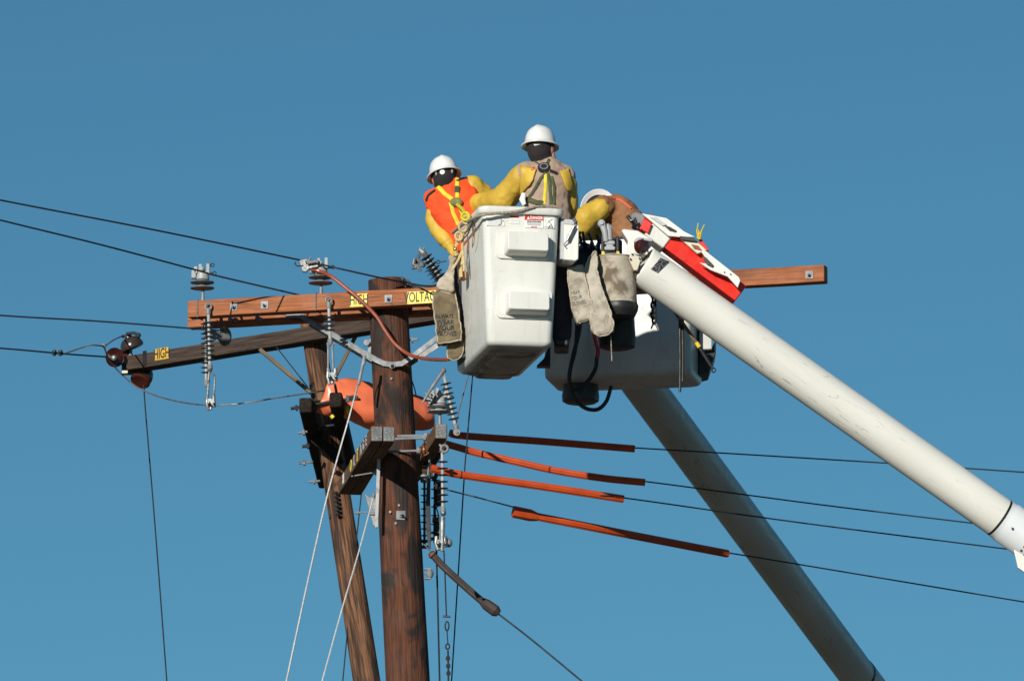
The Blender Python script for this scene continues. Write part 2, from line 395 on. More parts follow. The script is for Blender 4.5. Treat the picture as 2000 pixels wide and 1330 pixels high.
sign(684, 574, 718.5, 599, 'HIGH', YELLOWSIGN, FP, FN, AX, front, .55, 1.0)
sign(796, 568.5, 852, 593, 'VOLTAGE', YELLOWSIGN, FP, FN, AX, front, .58, 1.0)
# seams/dark straps wrapped over the arm left end
def strap_band(px, wpx, parent, mat, p0=FP, c0=None):
    c = AP(px, 600, p0, FN); x = (c - e0).dot(AX); cc = e0 + AX * x
    mb = MB(); M = frame(cc, AX); t = .003
    for (sy, sz, w_, h_) in ((-TH / 2 - t / 2 - .002, 0, t, H + .01), (TH / 2 + t / 2 + .002, 0, t, H + .01), (0, H / 2 + t / 2 + .002, TH + .01, t), (0, -H / 2 - t / 2 - .002, TH + .01, t)):
        mb.box((0, sy, sz), (PX(wpx), w_, h_), M)
    return obj('band', mb, mat, parent)
strap_band(386, 2.5, front, BLACKRUB); strap_band(617, 2.5, front, BLACKRUB)
# spacer bolts between the two arms
for px in (440, 846):
    x = (AP(px, 600, FP, FN) - e0).dot(AX); c = e0 + AX * x
    mb = MB(); mb.tube([c, c + AY * (GAP + .1)], .009, 8); mb.box((0, 0, 0), (.045, .006, .045), frame(c + AY * (TH / 2 + .005), AX))
    obj('spacer_bolt', mb, GALV, pole)
# steel V brace in front
def angle_bar(p, q, wdt, th, parent, name='brace', mat=GALV, nrm=None):
    nrm = nrm or -AY; d = (q - p).normalized(); up = d.cross(nrm).normalized()
    if up.z < 0: up = -up
    mb = MB(); L = (q - p).length; M = Matrix(((d.x, nrm.x, up.x, p.x), (d.y, nrm.y, up.y, p.y), (d.z, nrm.z, up.z, p.z), (0, 0, 0, 1)))
    mb.box((L / 2, 0, 0), (L, th, wdt), M); mb.box((L / 2, -wdt * .45, wdt / 2), (L, wdt * .9, th), M)
    return obj(name, mb, mat, parent, bev=.001)
fp = FP - AY * .008
bp = pb + pdir * ((A(762, 715, YP).z - pb.z) / pdir.z) + FN * .145
def brace_path(pts, parent):
    mb = MB(); P = [V(p) for p in pts]; k = len(P); w_ = PX(9); t = .006; ringsA = []; ringsB = []
    for i in range(k):
        d = (P[min(i + 1, k - 1)] - P[max(i - 1, 0)]).normalized(); up = FN.cross(d).normalized()
        if up.z < 0: up = -up
        ringsA.append([P[i] - up * w_ / 2, P[i] - up * w_ / 2 + FN * t, P[i] + up * w_ / 2 + FN * t, P[i] + up * w_ / 2])
        ringsB.append([P[i] + up * w_ / 2 - FN * w_, P[i] + up * w_ / 2, P[i] + up * (w_ / 2 + t), P[i] + up * (w_ / 2 + t) - FN * w_])
    mb.rings(ringsA); mb.rings(ringsB); return obj('steel_brace', mb, GALV, parent, bev=.001)
bp2 = AP(762, 712, bp, FN)
brace_path([AP(560, 619, RP, FN) + FN * .012, AP(588, 617.5, RP, FN) + FN * .012] + [AP(588, 619, RP, FN).lerp(AP(735, 704, bp, FN), t) for t in (.08, .5, 1)] + [AP(750, 711, bp, FN), AP(766, 713, bp, FN), AP(785, 711, bp, FN), AP(803, 699, bp, FN), AP(862, 655, bp, FN), AP(900, 627, bp, FN)], pole)
bb = pb + pdir * ((A(762, 715, YP).z - pb.z) / pdir.z) - FN * .145
rb0 = e0 + AY * (GAP + TH / 2 + .004)
brace_path([AP(605, 633, rb0, FN), AP(640, 654, rb0, FN), AP(735, 712, bb, FN), AP(800, 712, bb, FN), AP(900, 645, bb, FN)], pole)
mb = MB(); c = AP(767, 714, bp, FN) + FN * .006; mb.lathe(c, FN, [(.022, 0), (.022, .005), (.013, .005), (.013, .022), (.008, .022), (.008, .04)], 8)
obj('bolt', mb, GALV, pole)
# through bolt on the right of pole, plate bolt lower
c = A(799, 664, YP); mb = MB(); mb.tube([c, c + V((PX(18), -.02, PX(.5)))], .008, 8); mb.lathe(c + V((PX(5), 0, 0)), V((1, 0, 0)), [(.02, 0), (.02, .012)], 8)
obj('bolt', mb, GALV, pole)
c = A(783, 1006, YP - .14); M = faceM(c, V((1, .1, 0)), V((.1, -1, .0))); mb = MB(); mb.box((0, 0, 0), (PX(18), PX(18), .006), M)
mb.lathe(c, V((.1, -1, 0)), [(.017, 0), (.017, .02), (.008, .02), (.008, .06)], 6); obj('bolt', mb, GALV, pole, bev=.001)
for px, py in ((762, 1000), (779, 987), (773, 1022), (764, 740)):
    mb = MB(); mb.lathe(A(px, py, YP - .13), V((0, -1, 0)), [(.008, 0), (.008, .012)], 8); obj('nail', mb, GALV, pole)
# bell-shaped bracket at right of pole (835,1120)
mb = MB(); c = A(829, 1120, YP); mb.tube([c, c + V((.05, -.01, 0))], .008, 8); mb.box(c + V((.02, 0, PX(9))), (.05, .03, .008)); mb.box(c + V((.02, 0, -PX(10))), (.04, .03, .008))
mb.lathe(c + V((.035, 0, -.03)), V((0, 0, 1)), [(.012, 0), (.022, .015), (.026, .035), (.014, .06)], 12); obj('clevis', mb, GALV, pole)
# pole-side clip left (717,680)
mb = MB(); c = A(722, 680, YP); mb.box(c, (.02, .03, PX(36)), Matrix.Translation(c) @ Matrix.Rotation(R(6), 4, 'Y') @ Matrix.Translation(-c)); mb.lathe(c + V((-.02, -.02, .03)), V((0, -1, 0)), [(.02, 0), (.02, .02)], 10)
obj('bracket', mb, GALV, pole)
# pole top dark bracket
mb = MB(); p = [A(782, 541, YP - .05), A(800, 547, YP - .05), A(806, 562, YP - .05), A(788, 566, YP - .05), A(780, 552, YP - .05)]
mb.prism(p, (0, .05, 0)); mb.lathe(A(786, 545, YP - .08), (0, -1, 0), [(.012, 0), (.012, .02)], 8); mb.lathe(A(800, 558, YP - .08), (0, -1, 0), [(.012, 0), (.012, .02)], 8)
mb.tube([A(800, 556, YP - .05), A(820, 561, YP - .05)], .008, 6); obj('top_bracket', mb, DARKMETAL, pole, bev=.002)

# --- lower double arms running away from the camera
zl = A(735, 847, 51.45).z; hw = .078; HH = .095
n1 = A(736, 847, 51.45); f1 = AZ(672, 952, zl); LD = (f1 - n1).normalized()
LR = LD.cross(V((0, 0, 1))).normalized()
LLen = (f1 - n1).length
low = []
for k, (px, py) in enumerate(((736, 847), (759.5, 846.5), (861.5, 842))):
    n_ = AP(px, py, n1, LD); n_.z = n1.z if k < 2 else n_.z
    L_ = LLen * (1 if k < 2 else .97)
    o = armobj('lower_arm', BROWNARM, pole, n_, n_ + LD * L_, .078 if k == 2 else .074, HH, ['brown lower arm with yellow sign letters', 'inner brown lower arm', 'brown lower arm right of the pole'][k])
    low.append((o, n_))
    # nail plate on the end grain
    mb = MB(); M = faceM(n_ - LD * .001, -LR if (-LR).x > 0 else LR, -LD); mb.box((0, 0, .001), (.066, .088, .002), M); mb.cur = 1
    for i in range(9):
        for j in range(7):
            if (i + j * 2) % 7 == 0: continue
            x = (j - 3) * .0088; y = (i - 4) * .0092; v_ = j % 2
            mb.box((x, y, .0027), (.0065 if not v_ else .0035, .0035 if not v_ else .0065, .0012), M)
    obj('end_plate', mb, [GALV, BLACK], o)
# yellow/white letters along the left arm's left side
o0, nn = low[0]; LN = -LR if (-LR).x < 0 else LR
if LN.x > 0: LN = -LN
for t, ch, mt, szz in ((.14, 'E', GREYPRINT, .07), (.22, 'G', GREYPRINT, .07), (.30, 'A', GREYPRINT, .07), (.41, 'T', YELLOWSIGN, .085), (.50, 'L', GREYPRINT, .08), (.60, 'O', YELLOWSIGN, .085), (.84, 'H', WHITEPRINT, .07)):
    c = nn + LD * (LLen * t) + LN * (.037 + .0025); mb = MB()
    mb.text(ch, szz * 1.3, faceM(c, -LD, LN), depth=.0012, squeeze=1.3, weight=.002); obj('letter', mb, mt, o0)
# steel vertical channel & plate at the pole's left
for (x0, y0, x1, y1, wd, mt) in ((741, 872, 735, 1030, 8, GREYPLATE),):
    mb = MB(); a = A(x0, y0, YP - .2); b = A(x1, y1, YP - .18)
    mb.tube([a, b], PX(wd) * .6, 4, up=(1, 1, 0)); obj('steel_post', mb, mt, pole, bev=.002)
mb = MB(); mb.prism([A(712, 962, YP + .02), A(722, 972, YP + .02), A(736, 962, YP + .02), A(738, 1030, YP + .02), A(729, 1026, YP + .02)], (0, .03, 0))
obj('gusset_plate', mb, GALV, pole, bev=.002)
# through rods from arm to arm
for (x0, y0, x1, y1, r) in ((776, 852, 832, 851, .010), (757, 858, 830, 855, .008), (758, 882, 818, 880, .008), (700, 1000, 735, 1000, .004), (686, 930, 735, 922, .005)):
    mb = MB(); Y = YP - .3 if y0 < 900 else YP
    mb.tube([A(x0, y0, Y), A(x1, y1, Y - .02)], r, 8); mb.lathe(A(x1 - 4, y1, Y - .02), V((1, 0, 0)), [(.018, 0), (.022, .006), (.022, .02), (.012, .028)], 8)
    obj('through_rod', mb, GALV, pole)
mb = MB(); mb.tube([A(795, 857, YP - .31), A(822, 853, YP - .31), A(834, 864, YP - .31)], .007, 6); mb.tube([A(834, 864, YP - .31), A(836, 846, YP - .31)], .006, 6); obj('link_bar', mb, GALV, pole)

# ============================================================ OLD POLE
YO = 53.95
ot = A(612, 655, YO); obm = A(716, 1330, YO)
old = thing('utility_pole', obm - (ot - obm).normalized() * (obm.z / (ot - obm).normalized().z), 'old weathered greyish-brown utility pole leaning behind the thicker new pole', 'utility pole', 'wooden utility poles')
ot2 = ot + (ot - obm).normalized() * .10
pole_axis(ot2, obm, PX(23.5), PX(27), 0, 'pole_shaft', OLDPOLE, old, .02)
zo = A(612, 653, YO - .15).z
o_l = AZ(259, 712, zo); o_r = AZ(880, 611, zo)
OX = (o_r - o_l).normalized(); OY = V((0, 0, 1)).cross(OX).normalized()
oarm = armobj('crossarm', DARKARM, old, o_l, o_r, .13, .098, 'dark weathered crossarm with a faded HIGH sign')
OP = o_l - OY * .065
sign(303, 679, 330, 703, 'HIGH', OLDSIGN, OP, -OY, OX, oarm, .62, 1.05, False)
mb = MB(); c = AP(283, 700, OP, -OY); mb.box((0, 0, 0), (.03, .006, .104), frame(c - OY * .003, OX)); obj('band', mb, BLACKRUB, oarm)
for (x0, y0, x1, y1) in ((508, 683, 607, 767), (697, 652, 655, 735)):
    mb = MB(); a = AP(x0, y0, OP, -OY) + OY * .02; a.y = a.y - .03 if x0 < 600 else YO - .2; a = A(x0, y0, a.y); b = A(x1, y1, YO - .12); mb.tube([a, b], PX(5.2), 4, up=(1, -1, .3)); obj('wooden_brace', mb, OLIVEBRACE, old, M=frameZ((a + b) / 2, b - a), bev=.002)
# double arms running away from the camera on the old pole
zb = A(598, 790, 52.85).z
na = A(597, 791, 52.85); fa = AZ(634, 940, zb)
D2 = (fa - na).normalized()
shade_arms = []
for k, (px, py, lab) in enumerate(((597, 791, 'black tarred arm left of the old pole'), (656, 780, 'black tarred arm right of the old pole'))):
    c0 = A(px, py, 52.85 if k == 0 else 52.7); c1 = c0 + D2 * (fa - na).length * (1 if k == 0 else .86)
    shade_arms.append(armobj('tarred_arm', SHADEDARM, old, c0, c1, .085, .10, lab, bev=.012))
for (x0, y0, x1, y1, Y, r) in ((568, 798, 700, 776, 52.95, .011), (582, 846, 600, 843, 53.35, .008), (583, 905, 612, 902, 53.95, .008), (603, 941, 625, 939, 54.5, .008), (590, 872, 605, 870, 53.65, .012), (612, 836, 665, 828, 53.55, .008)):
    mb = MB(); mb.tube([A(x0, y0, Y), A(x1, y1, Y)], r, 8); mb.lathe(A(x0 + 9, y0 - 1, Y), V((1, 0, .15)), [(.02, 0), (.02, .015)], 6)
    obj('through_rod', mb, DARKMETAL if y0 < 800 or y0 in (836, 872) else GALV, old)
mb = MB(); mb.tube([A(676, 776, 52.65), A(690, 773, 52.65), A(697, 774, 52.65), A(696, 780, 52.65), A(690, 782, 52.65), A(676, 784, 52.65)], .006, 6)
mb.box(A(679, 779, 52.65), (.02, .02, PX(14))); obj('eye_nut', mb, DARKMETAL, old)
mb = MB(); mb.prism([A(607, 862, 53.7), A(612, 840, 53.7), A(662, 880, 53.75), A(672, 903, 53.75), A(660, 905, 53.75)], (0, .04, 0)); obj('arm_brace', mb, SHADEDARM, old, bev=.003)  # one dark slab shaped as the brace plus the shadow on the pole
for k in range(6):
    mb = MB(); c = A(656 + k * .8, 962 + k * 8.5, YO - .12); mb.ball(c, (.018, .018, .012), 8); obj('gain_bolt', mb, DARKMETAL, old)
mb = MB(); c = A(694, 1001, YO - .05); mb.tube([c, c + V((.035, 0, 0))], .01, 8); obj('bolt', mb, GALV, old)
mb = MB(); mb.tube([A(642, 955, YO), A(645, 1012, YO - .05)], .008, 6); obj('ground_wire', mb, DARKMETAL, old)

# ============================================================ INSULATORS
def sheds(t, start, end, n, r, mat, th=.008, rmat=None, rr=None, alt=1.0):
    """row of identical sheds along a rod; each its own object, mesh shared"""
    a, b = V(start), V(end); d = (b - a).normalized(); first = None
    for i in range(n):
        p = a.lerp(b, (i + .5) / n); M = frameZ(p, d)
        if first is None:
            mb = MB(); mb.lathe(p - d * th * .6, d, [(rr or r * .3, 0), (r, th * .35), (r, th * .5), (r * .5, th * .9), (rr or r * .3, th * 1.3)], 24)
            first = obj('shed', mb, mat, t, M=M)
        else:
            inst(first, M, t)
def rod(t, a, b, r, mat, name='rod', n=10):
    mb = MB(); mb.tube([a, b], r, n); return obj(name, mb, mat, t)

def pin_insulator(px, ybase, ytop, Y, label, discs, hood, shedmat, group='grey pin insulators with two flat discs'):
    base = A(px + 1, ybase, Y); t = thing('pin_insulator', base, label, 'insulator', group)
    mb = MB(); mb.lathe(base, V((0, 0, 1)), [(.014, 0), (.012, .03), (.009, PX(ybase - discs[0]) + .01)], 12); obj('pin', mb, GALV, t)
    f = None
    for dy in discs:
        c = A(px, dy, Y); mb = MB(); mb.lathe(c - V((0, 0, .014)), V((0, 0, 1)), [(.02, 0), (PX(23.5), .008), (PX(23.8), .013), (PX(12), .02), (.03, .03)], 32)
        obj('disc', mb, shedmat, t)
    c = A(px, discs[-1] - 4, Y); hh = PX(discs[-1] - 4 - ytop)
    mb = MB(); mb.lathe(c, V((0, 0, 1)), [(.045, 0), (.048, .01), (.040, hh * .45), (.036, hh * .6)], 20)
    obj('hood', mb, GREYPOLY, t)
    mb = MB()
    for sx, hx in ((-.042, .72), (-.012, .95), (.038, 1.0)):
        mb.box((c.x + sx, c.y - .015, c.z + hh * (.35 + hx * .3)), (.022, .05, hh * hx * .62))
    mb.box((c.x - .055, c.y - .02, c.z + hh * .3), (.03, .04, hh * .5))
    mb.lathe((c.x - .005, c.y - .03, c.z + hh * .62), (0, -1, 0), [(.02, 0), (.02, .02), (.01, .03)], 10)
    obj('clamp', mb, GREYPOLY, t, bev=.003)
    for k, (ex, ey) in enumerate(((20, ytop + 3), (24, ytop + 19))):
        if not hood and k == 0: continue
        mb = MB(); p0 = A(px + 12, ey + 1, Y - .03); p1 = A(px + ex - 3, ey, Y - .03); mb.tube([p0, p1], .008, 8)
        pc = A(px + ex, ey, Y - .03); mb.tube([pc + V((math.cos(q) * .011, 0, math.sin(q) * .011)) for q in [2 * math.pi * i / 12 for i in range(12)]], .0035, 6, closed=True)
        obj('eye_bolt', mb, DARKMETAL, t)
    return t, c
topz = e0.z + H / 2
Y1 = (e0 + AX * .1).y
def arm_top(px): c = AP(px, 600, FP, FN); x = (c - e0).dot(AX); q = e0 + AX * x; return q
q = arm_top(395); pin_insulator(395, 590, 515, q.y, 'leftmost grey pin insulator, standing on the left end of the crossarm', (562, 551), True, DISC)
q = arm_top(627); t2, _ = pin_insulator(626, 577, 503, q.y, 'grey pin insulator with hot clamp and red-brown jumper on top', (552, 541), False, DISC)
# hot clamp on insulator 2
YC = q.y - .06
hc = thing('hot_line_clamp', A(592, 518, YC), 'bright metal hot line clamp gripping the wire beside the second pin insulator', 'clamp')
mb = MB(); mb.prism([A(583, 508, YC), A(600, 505, YC), A(603, 512, YC), A(622, 513, YC), A(622, 521, YC), A(604, 525, YC), A(598, 532, YC), A(590, 530, YC), A(587, 519, YC)], (0, .03, 0)); obj('clamp_body', mb, CHROME, hc, bev=.004)
mb = MB(); mb.tube([A(596, 512, YC - .01), A(604, 509, YC - .01), A(608, 501, YC - .02)], [.010, .009, .004], 8); obj('clamp_jaw', mb, CHROME, hc)
mb = MB(); mb.tube([A(577, 512, YC), A(576, 516, YC), A(580, 520, YC), A(592, 519, YC)], .004, 6); obj('bail', mb, DARKMETAL, hc)
mb = MB(); mb.tube([A(600, 514, YC - .02), A(618, 511, YC - .02)], .011, 8); mb.lathe(A(618, 511, YC - .02), (1, 0, .1), [(.018, 0), (.018, .01)], 6); obj('clamp_screw', mb, GALV, hc)
# red-brown jumper
YJ = FP.y - .05
yj = lambda px, o=.05: AP(px, 600, FP, FN).y - o
pts = [A(606, 527, YC), A(625, 530, YC), A(648, 541, yj(648)), A(675, 562, yj(675)), A(702, 584, yj(702)), A(735, 618, yj(735, .07)), A(752, 645, yj(752, .07)), A(772, 672, yj(772, .07)), A(800, 693, yj(800, .10)), A(835, 701, yj(835, .3)), A(875, 703, 51.1)]
mb = MB(); mb.tube(spline(pts, 8), [PX(3.6) if i > 4 else PX(2.1) for i in range(81)], 10)
tag(obj('jumper_cable', mb, JUMPER), 'red-brown rubber jumper cable drooping from clamp across the pole to the bucket', 'cable')

def string_ins(name, label, pts_px, Y, nsheds, rpx, mats, sub0=.15, sub1=.75, clampbox=None, group='slim suspension insulators with thin sheds', eye=True):
    a = A(*pts_px[0], Y); b = A(*pts_px[1], Y); t = thing(name, a, label, 'insulator', group); d = (b - a).normalized()
    rod(t, a, b, PX(3.2), GREYPOLY, 'core_rod')
    sheds(t, a.lerp(b, sub0), a.lerp(b, sub1), nsheds, PX(rpx), mats, .007, rr=PX(4))
    if eye:
        mb = MB(); mb.tube([a + V((math.cos(q) * .020, 0, .012 + math.sin(q) * .020)) for q in [2 * math.pi * i / 14 for i in range(14)]], .0075, 8, closed=True)
        mb.lathe(a, -d, [(.016, -.04), (.016, -.01), (.01, 0)], 10); obj('eye_fitting', mb, GALV, t)
    mb = MB(); mb.lathe(b, d, [(.012, -.035), (.018, -.03), (.018, 0), (.01, .012)], 10); obj('end_fitting', mb, GALV, t)
    return t, a, b, d
def clamp_shoe(t, cx, cy, Y, w_, h_):
    mb = MB(); mb.tube([A(cx - w_ * .28, cy - h_ * .5, Y), A(cx - w_ * .34, cy, Y), A(cx - w_ * .2, cy + h_ * .5, Y), A(cx, cy + h_ * .42, Y), A(cx, cy - h_ * .2, Y)], PX(w_ * .13), 8)
    mb.tube([A(cx + w_ * .2, cy - h_ * .5, Y - .01), A(cx + w_ * .25, cy + h_ * .3, Y - .01)], PX(w_ * .16), 8)
    mb.box(A(cx, cy, Y), (PX(w_ * .5), .05, PX(h_ * .45)))
    for s in (-.2, .25): mb.lathe(A(cx + w_ * s, cy + 1, Y - .03), (0, -1, 0), [(PX(w_ * .13), 0), (PX(w_ * .13), .02), (.006, .03)], 8)
    obj('suspension_clamp', mb, CHROME, t, bev=.002)
YS = FP.y - .02
YSl = AP(407, 600, FP, FN).y - .03
t, a, b, d = string_ins('suspension_insulator', 'long grey suspension insulator hanging in front of the crossarm left end', ((407, 602), (410, 722)), YSl, 9, 10.5, SHED, .2, .88)
mb = MB(); mb.tube([b, A(408, 735, YSl), A(406, 772, YSl)], .008, 8); mb.tube([A(413, 728, YSl), A(420, 735, YSl), A(418, 770, YSl)], .006, 8); obj('link', mb, CHROME, t)
clamp_shoe(t, 412, 786, YSl, 24, 30)
YS2 = YSl + .35
t, a, b, d = string_ins('suspension_insulator', 'second long grey suspension insulator, half hidden just left of and behind the first', ((402, 622), (403, 752)), YS2, 11, 10.5, SHED, .05, .85, eye=False)
YSm = AP(643, 590, FP, FN).y - .04
t, a, b, d = string_ins('suspension_insulator', 'short suspension insulator hanging from the crossarm left of the HIGH sign, holding a clamp', ((642, 590), (645, 672)), YSm, 4, 10.5, SHED, .32, .72)
for s in (-1, 1):
    mb = MB(); mb.tube([A(645 + s * 4, 674, YSm), A(646 + s * 5, 722, YSm)], .007, 8); obj('link', mb, GALV, t)
mb = MB(); mb.tube([A(638, 672, YSm), A(654, 672, YSm)], .009, 8); obj('clevis_pin', mb, GALV, t)
clamp_shoe(t, 649, 735, YSm, 27, 32)
mb = MB(); mb.tube([A(654, 750, YSm), A(657, 766, YSm + .1)], .009, 8); obj('tail_rod', mb, DARKMETAL, t)
# lower right insulators
q3 = low[2][1]
t3, c3 = pin_insulator(858, 829, 757, q3.y + .05, 'grey pin insulator with two pale discs on the lower arm right of the pole', (803, 793), False, GREYPOLY)
YD = q3.y - .02
cl = thing('hot_line_clamp', A(840, 775, YD), 'cluttered metal clamp left of the lower pin insulator', 'clamp')
mb = MB(); mb.prism([A(833, 770, YD), A(843, 762, YD), A(850, 770, YD), A(846, 786, YD), A(838, 790, YD), A(834, 783, YD)], (0, .05, 0)); obj('clamp_body', mb, GALV, cl, bev=.003)
for x0, y0, x1, y1 in ((831, 768, 842, 775), (829, 778, 838, 780), (836, 762, 842, 770)):
    mb = MB(); mb.tube([A(x0, y0, YD - .02), A(x1, y1, YD - .02)], .006, 6); obj('clamp_screw', mb, CHROME, cl)
t, a, b, d = string_ins('dead_end_insulator', 'thin slanting insulator with eight sheds above the uppermost dark hose', ((868, 737), (891, 838)), YD - .06, 8, 11, SHED, .08, .85, eye=False, group='slim suspension insulators with thin sheds')
mb = MB(); mb.tube([A(825, 787, YD - .08), A(845, 755, YD - .08), A(866, 724, YD - .06), A(868, 740, YD - .06)], [.006, .011, .012, .01], 8); mb.ball(A(866, 724, YD - .06), .019, 12); obj('lever_arm', mb, GALV, t)
mb = MB(); c = A(892, 845, YD - .08); mb.lathe(c, (0, -1, 0), [(.022, 0), (.022, .02), (.01, .02), (.01, .03)], 14); obj('end_ring', mb, GALV, t)
t, a, b, d = string_ins('dead_end_insulator', 'vertical insulator below the lower arm end, with a bright clamp at its foot', ((864, 884), (865, 1000)), YD + .1, 7, 11, DARKPOLY, .1, .88, eye=False)
mb = MB(); c = A(868, 876, YD + .05); mb.tube([c + V((math.cos(q) * .022, 0, math.sin(q) * .022)) for q in [2 * math.pi * i / 14 for i in range(14)]], .009, 8, closed=True); mb.tube([A(858, 868, YD + .05), A(864, 873, YD + .05)], .008, 6); obj('eye_fitting', mb, GALV, t)
mb = MB(); mb.ball(A(866, 1002, YD + .1), .019, 12); mb.tube([A(865, 1010, YD + .08), A(864, 1076, YD + .07)], [.016, .011], 8); mb.tube([A(861, 1018, YD + .1), A(860, 1066, YD + .1)], .008, 6); obj('link', mb, CHROME, t)
clamp_shoe(t, 862, 1060, YD + .1, 32, 26)
mb = MB(); mb.ball(A(876, 1060, YD + .12), (.026, .026, .03), 10); obj('clamp_nut', mb, GALV, t, ang=10)

# fuse cutouts hanging at the right side of the pole (dark against the sky)
for k, (cx, y0, y1, lab) in enumerate(((829, 935, 1068, 'dark ribbed fuse cutout close against the right side of the pole'), (849, 930, 1052, 'dark slim insulator string between steel strap and vertical clamp string'))):
    a = A(cx, y0, YP + .1 + k * .1); b = A(cx, y1, YP + .1 + k * .1)
    t = thing('fuse_cutout', a, lab, 'fuse cutout', 'fuse cutouts right of the pole'); rod(t, a, b, PX(2.5), DARKPOLY, 'core_rod'); sheds(t, a, a.lerp(b, .98), 10 - k * 3, PX(8), DARKPOLY, .007, rr=PX(3.4))
    mb = MB(); mb.lathe(A(cx, y0 - 1, YP + .05), V((-.4, -.9, 0)), [(.022, 0), (.03, .01), (.022, .03), (.01, .035)], 14); obj('cap', mb, GALV if k == 0 else DARKMETAL, t)
    mb = MB(); mb.box(A(cx + 2, y1 - 12, YP + .1), (PX(22), .03, PX(4))); mb.box(A(cx, y1, YP + .1), (PX(16), .04, PX(5))); obj('bracket', mb, DARKMETAL, t, bev=.002)
ss = thing('steel_strap', A(836, 892, YP - .05), 'long tapering steel strap hanging right beside the pole below the lower arm', 'metal strap')
mb = MB(); mb.tube([A(841, 888, YP - .1), A(838, 920, YP - .08), A(836, 980, YP - .04), A(837, 1035, YP), A(839, 1072, YP)], [PX(3), PX(4.5), PX(6), PX(6.5), PX(3)], 4, up=(1, 1, 0)); obj('strap_bar', mb, DARKMETAL, ss, bev=.002)
mb = MB(); mb.tube([A(840, 888, YP - .14), A(834, 942, YP - .12)], .006, 6); mb.ball(A(840, 888, YP - .14), .011, 8); obj('bright_edge_rod', mb, GALV, ss)
fu = thing('fuse_holder', A(858, 940, YP + .1), 'dark red-black capsule hanging behind the third hose between thin cords', 'fuse holder')
mb = MB(); mb.loft([(A(858, 941, YP + .1), .01, .01), (A(858, 947, YP + .1), PX(8), .02), (A(857, 975, YP + .1), PX(9), .025), (A(857, 986, YP + .1), PX(8), .02), (A(857, 988, YP + .1), .01, .01)], 14, 3); obj('capsule', mb, pm('dark_red_plastic', (.035, .012, .01), (.022, .008, .007), 10, .6), fu)
mb = MB(); mb.tube(spline([A(849, 924, YP + .1), A(852, 936, YP + .1), A(856, 944, YP + .1)], 5), .005, 6); c = A(856, 941, YP + .1)
mb.tube([c + V((math.cos(q) * .013, 0, math.sin(q) * .013)) for q in [2 * math.pi * i / 12 for i in range(12)]], .004, 6, closed=True); obj('hook', mb, DARKMETAL, fu)
mb = MB(); mb.tube(spline([A(851, 988, YP + .1), A(856, 1004, YP + .1), A(858, 1014, YP + .1)], 4), .005, 6); mb.tube([A(848, 985, YP + .1), A(848, 1060, YP + .1)], .007, 6); mb.box(A(855, 1015, YP + .1), (PX(22), .03, PX(10))); mb.box(A(856, 1040, YP + .12), (PX(8), .03, PX(46))); obj('hanger', mb, DARKMETAL, fu, bev=.002)

# brown spool insulator at the lower arm
sp = thing('spool_insulator', A(823, 877, YP - .35), 'small brown ribbed porcelain spool on a rod at the right of the pole', 'insulator')
mb = MB(); c = A(818, 880, YP - .32); mb.lathe(c, V((1, 0, .06)), [(.01, 0), (.028, .006), (.03, .012), (.018, .02), (.034, .028), (.036, .036), (.02, .044), (.034, .05), (.03, .06), (.01, .068)], 20); obj('spool', mb, pm('brown_spool_glaze', (.22, .09, .035), (.14, .05, .02), 20, .3), sp)
mb = MB(); mb.tube(spline([A(834, 868, YP - .34), A(842, 858, YP - .34), A(838, 882, YP - .34), A(828, 890, YP - .34)], 5), .003, 6); obj('tie_wire', mb, pm('copper_wire', (.25, .12, .07), None, 20, .5, metal=.4), sp)
# hot-dark hardware joining the hoses at arm end
hw_ = thing('dead_end_bracket', A(845, 880, YP + .1), 'dark hardware block beneath the lower arm end where the hoses start', 'bracket')
mb = MB(); mb.prism([A(842, 858, YP + .05), A(872, 858, YP + .05), A(872, 872, YP + .05), A(850, 905, YP + .05), A(834, 925, YP + .05), A(822, 928, YP + .05), A(826, 890, YP + .05)], (0, .10, 0)); obj('bracket_plate', mb, DARKARM, hw_, bev=.006)

# arrester behind the glove bag
YA = 51.25
ar = thing('surge_arrester', A(862, 545, YA), 'tilted black ribbed arrester with silver hardware beside the left glove bag', 'arrester')
a = A(826, 493, YA); b = A(866, 552, YA); rod(ar, a, b, PX(4), GREYPOLY, 'core_rod'); sheds(ar, a.lerp(b, .12), a.lerp(b, 1), 7, PX(12.5), DARKPOLY, .016, rr=PX(5))
mb = MB(); mb.tube([A(819, 487, YA - .02), A(826, 493, YA - .02), A(832, 500, YA)], [.012, .02, .018], 10); mb.tube([A(821, 482, YA), A(822, 490, YA)], .006, 6); mb.tube([A(829, 483, YA), A(825, 491, YA)], .006, 6); obj('terminal', mb, GALV, ar)
mb = MB(); mb.prism([A(818, 493, YA - .02), A(823, 495, YA - .02), A(811, 525, YA - .02), A(804, 526, YA - .02)], (0, .02, 0)); obj('lever_plate', mb, DARKMETAL, ar, bev=.002)
mb = MB(); mb.tube([A(810, 506, YA - .04), A(808, 516, YA - .04), A(815, 520, YA - .04), A(822, 530, YA - .04)], [.012, .014, .012, .01], 8); mb.tube([A(806, 524, YA - .04), A(818, 521, YA - .03)], .008, 8); mb.ball(A(824, 517, YA - .04), .018, 8); mb.tube([A(816, 508, YA - .02), A(830, 520, YA - .02)], .014, 8); obj('clamp', mb, CHROME, ar)
mb = MB(); c = A(856, 512, YA - .02); mb.tube([c + V((math.cos(q) * .011, 0, math.sin(q) * .011)) for q in [2 * math.pi * i / 12 for i in range(12)]], .004, 6, closed=True); mb.tube([A(860, 512, YA - .02), A(872, 510, YA - .02)], .004, 6); obj('eye_bolt', mb, DARKMETAL, ar)
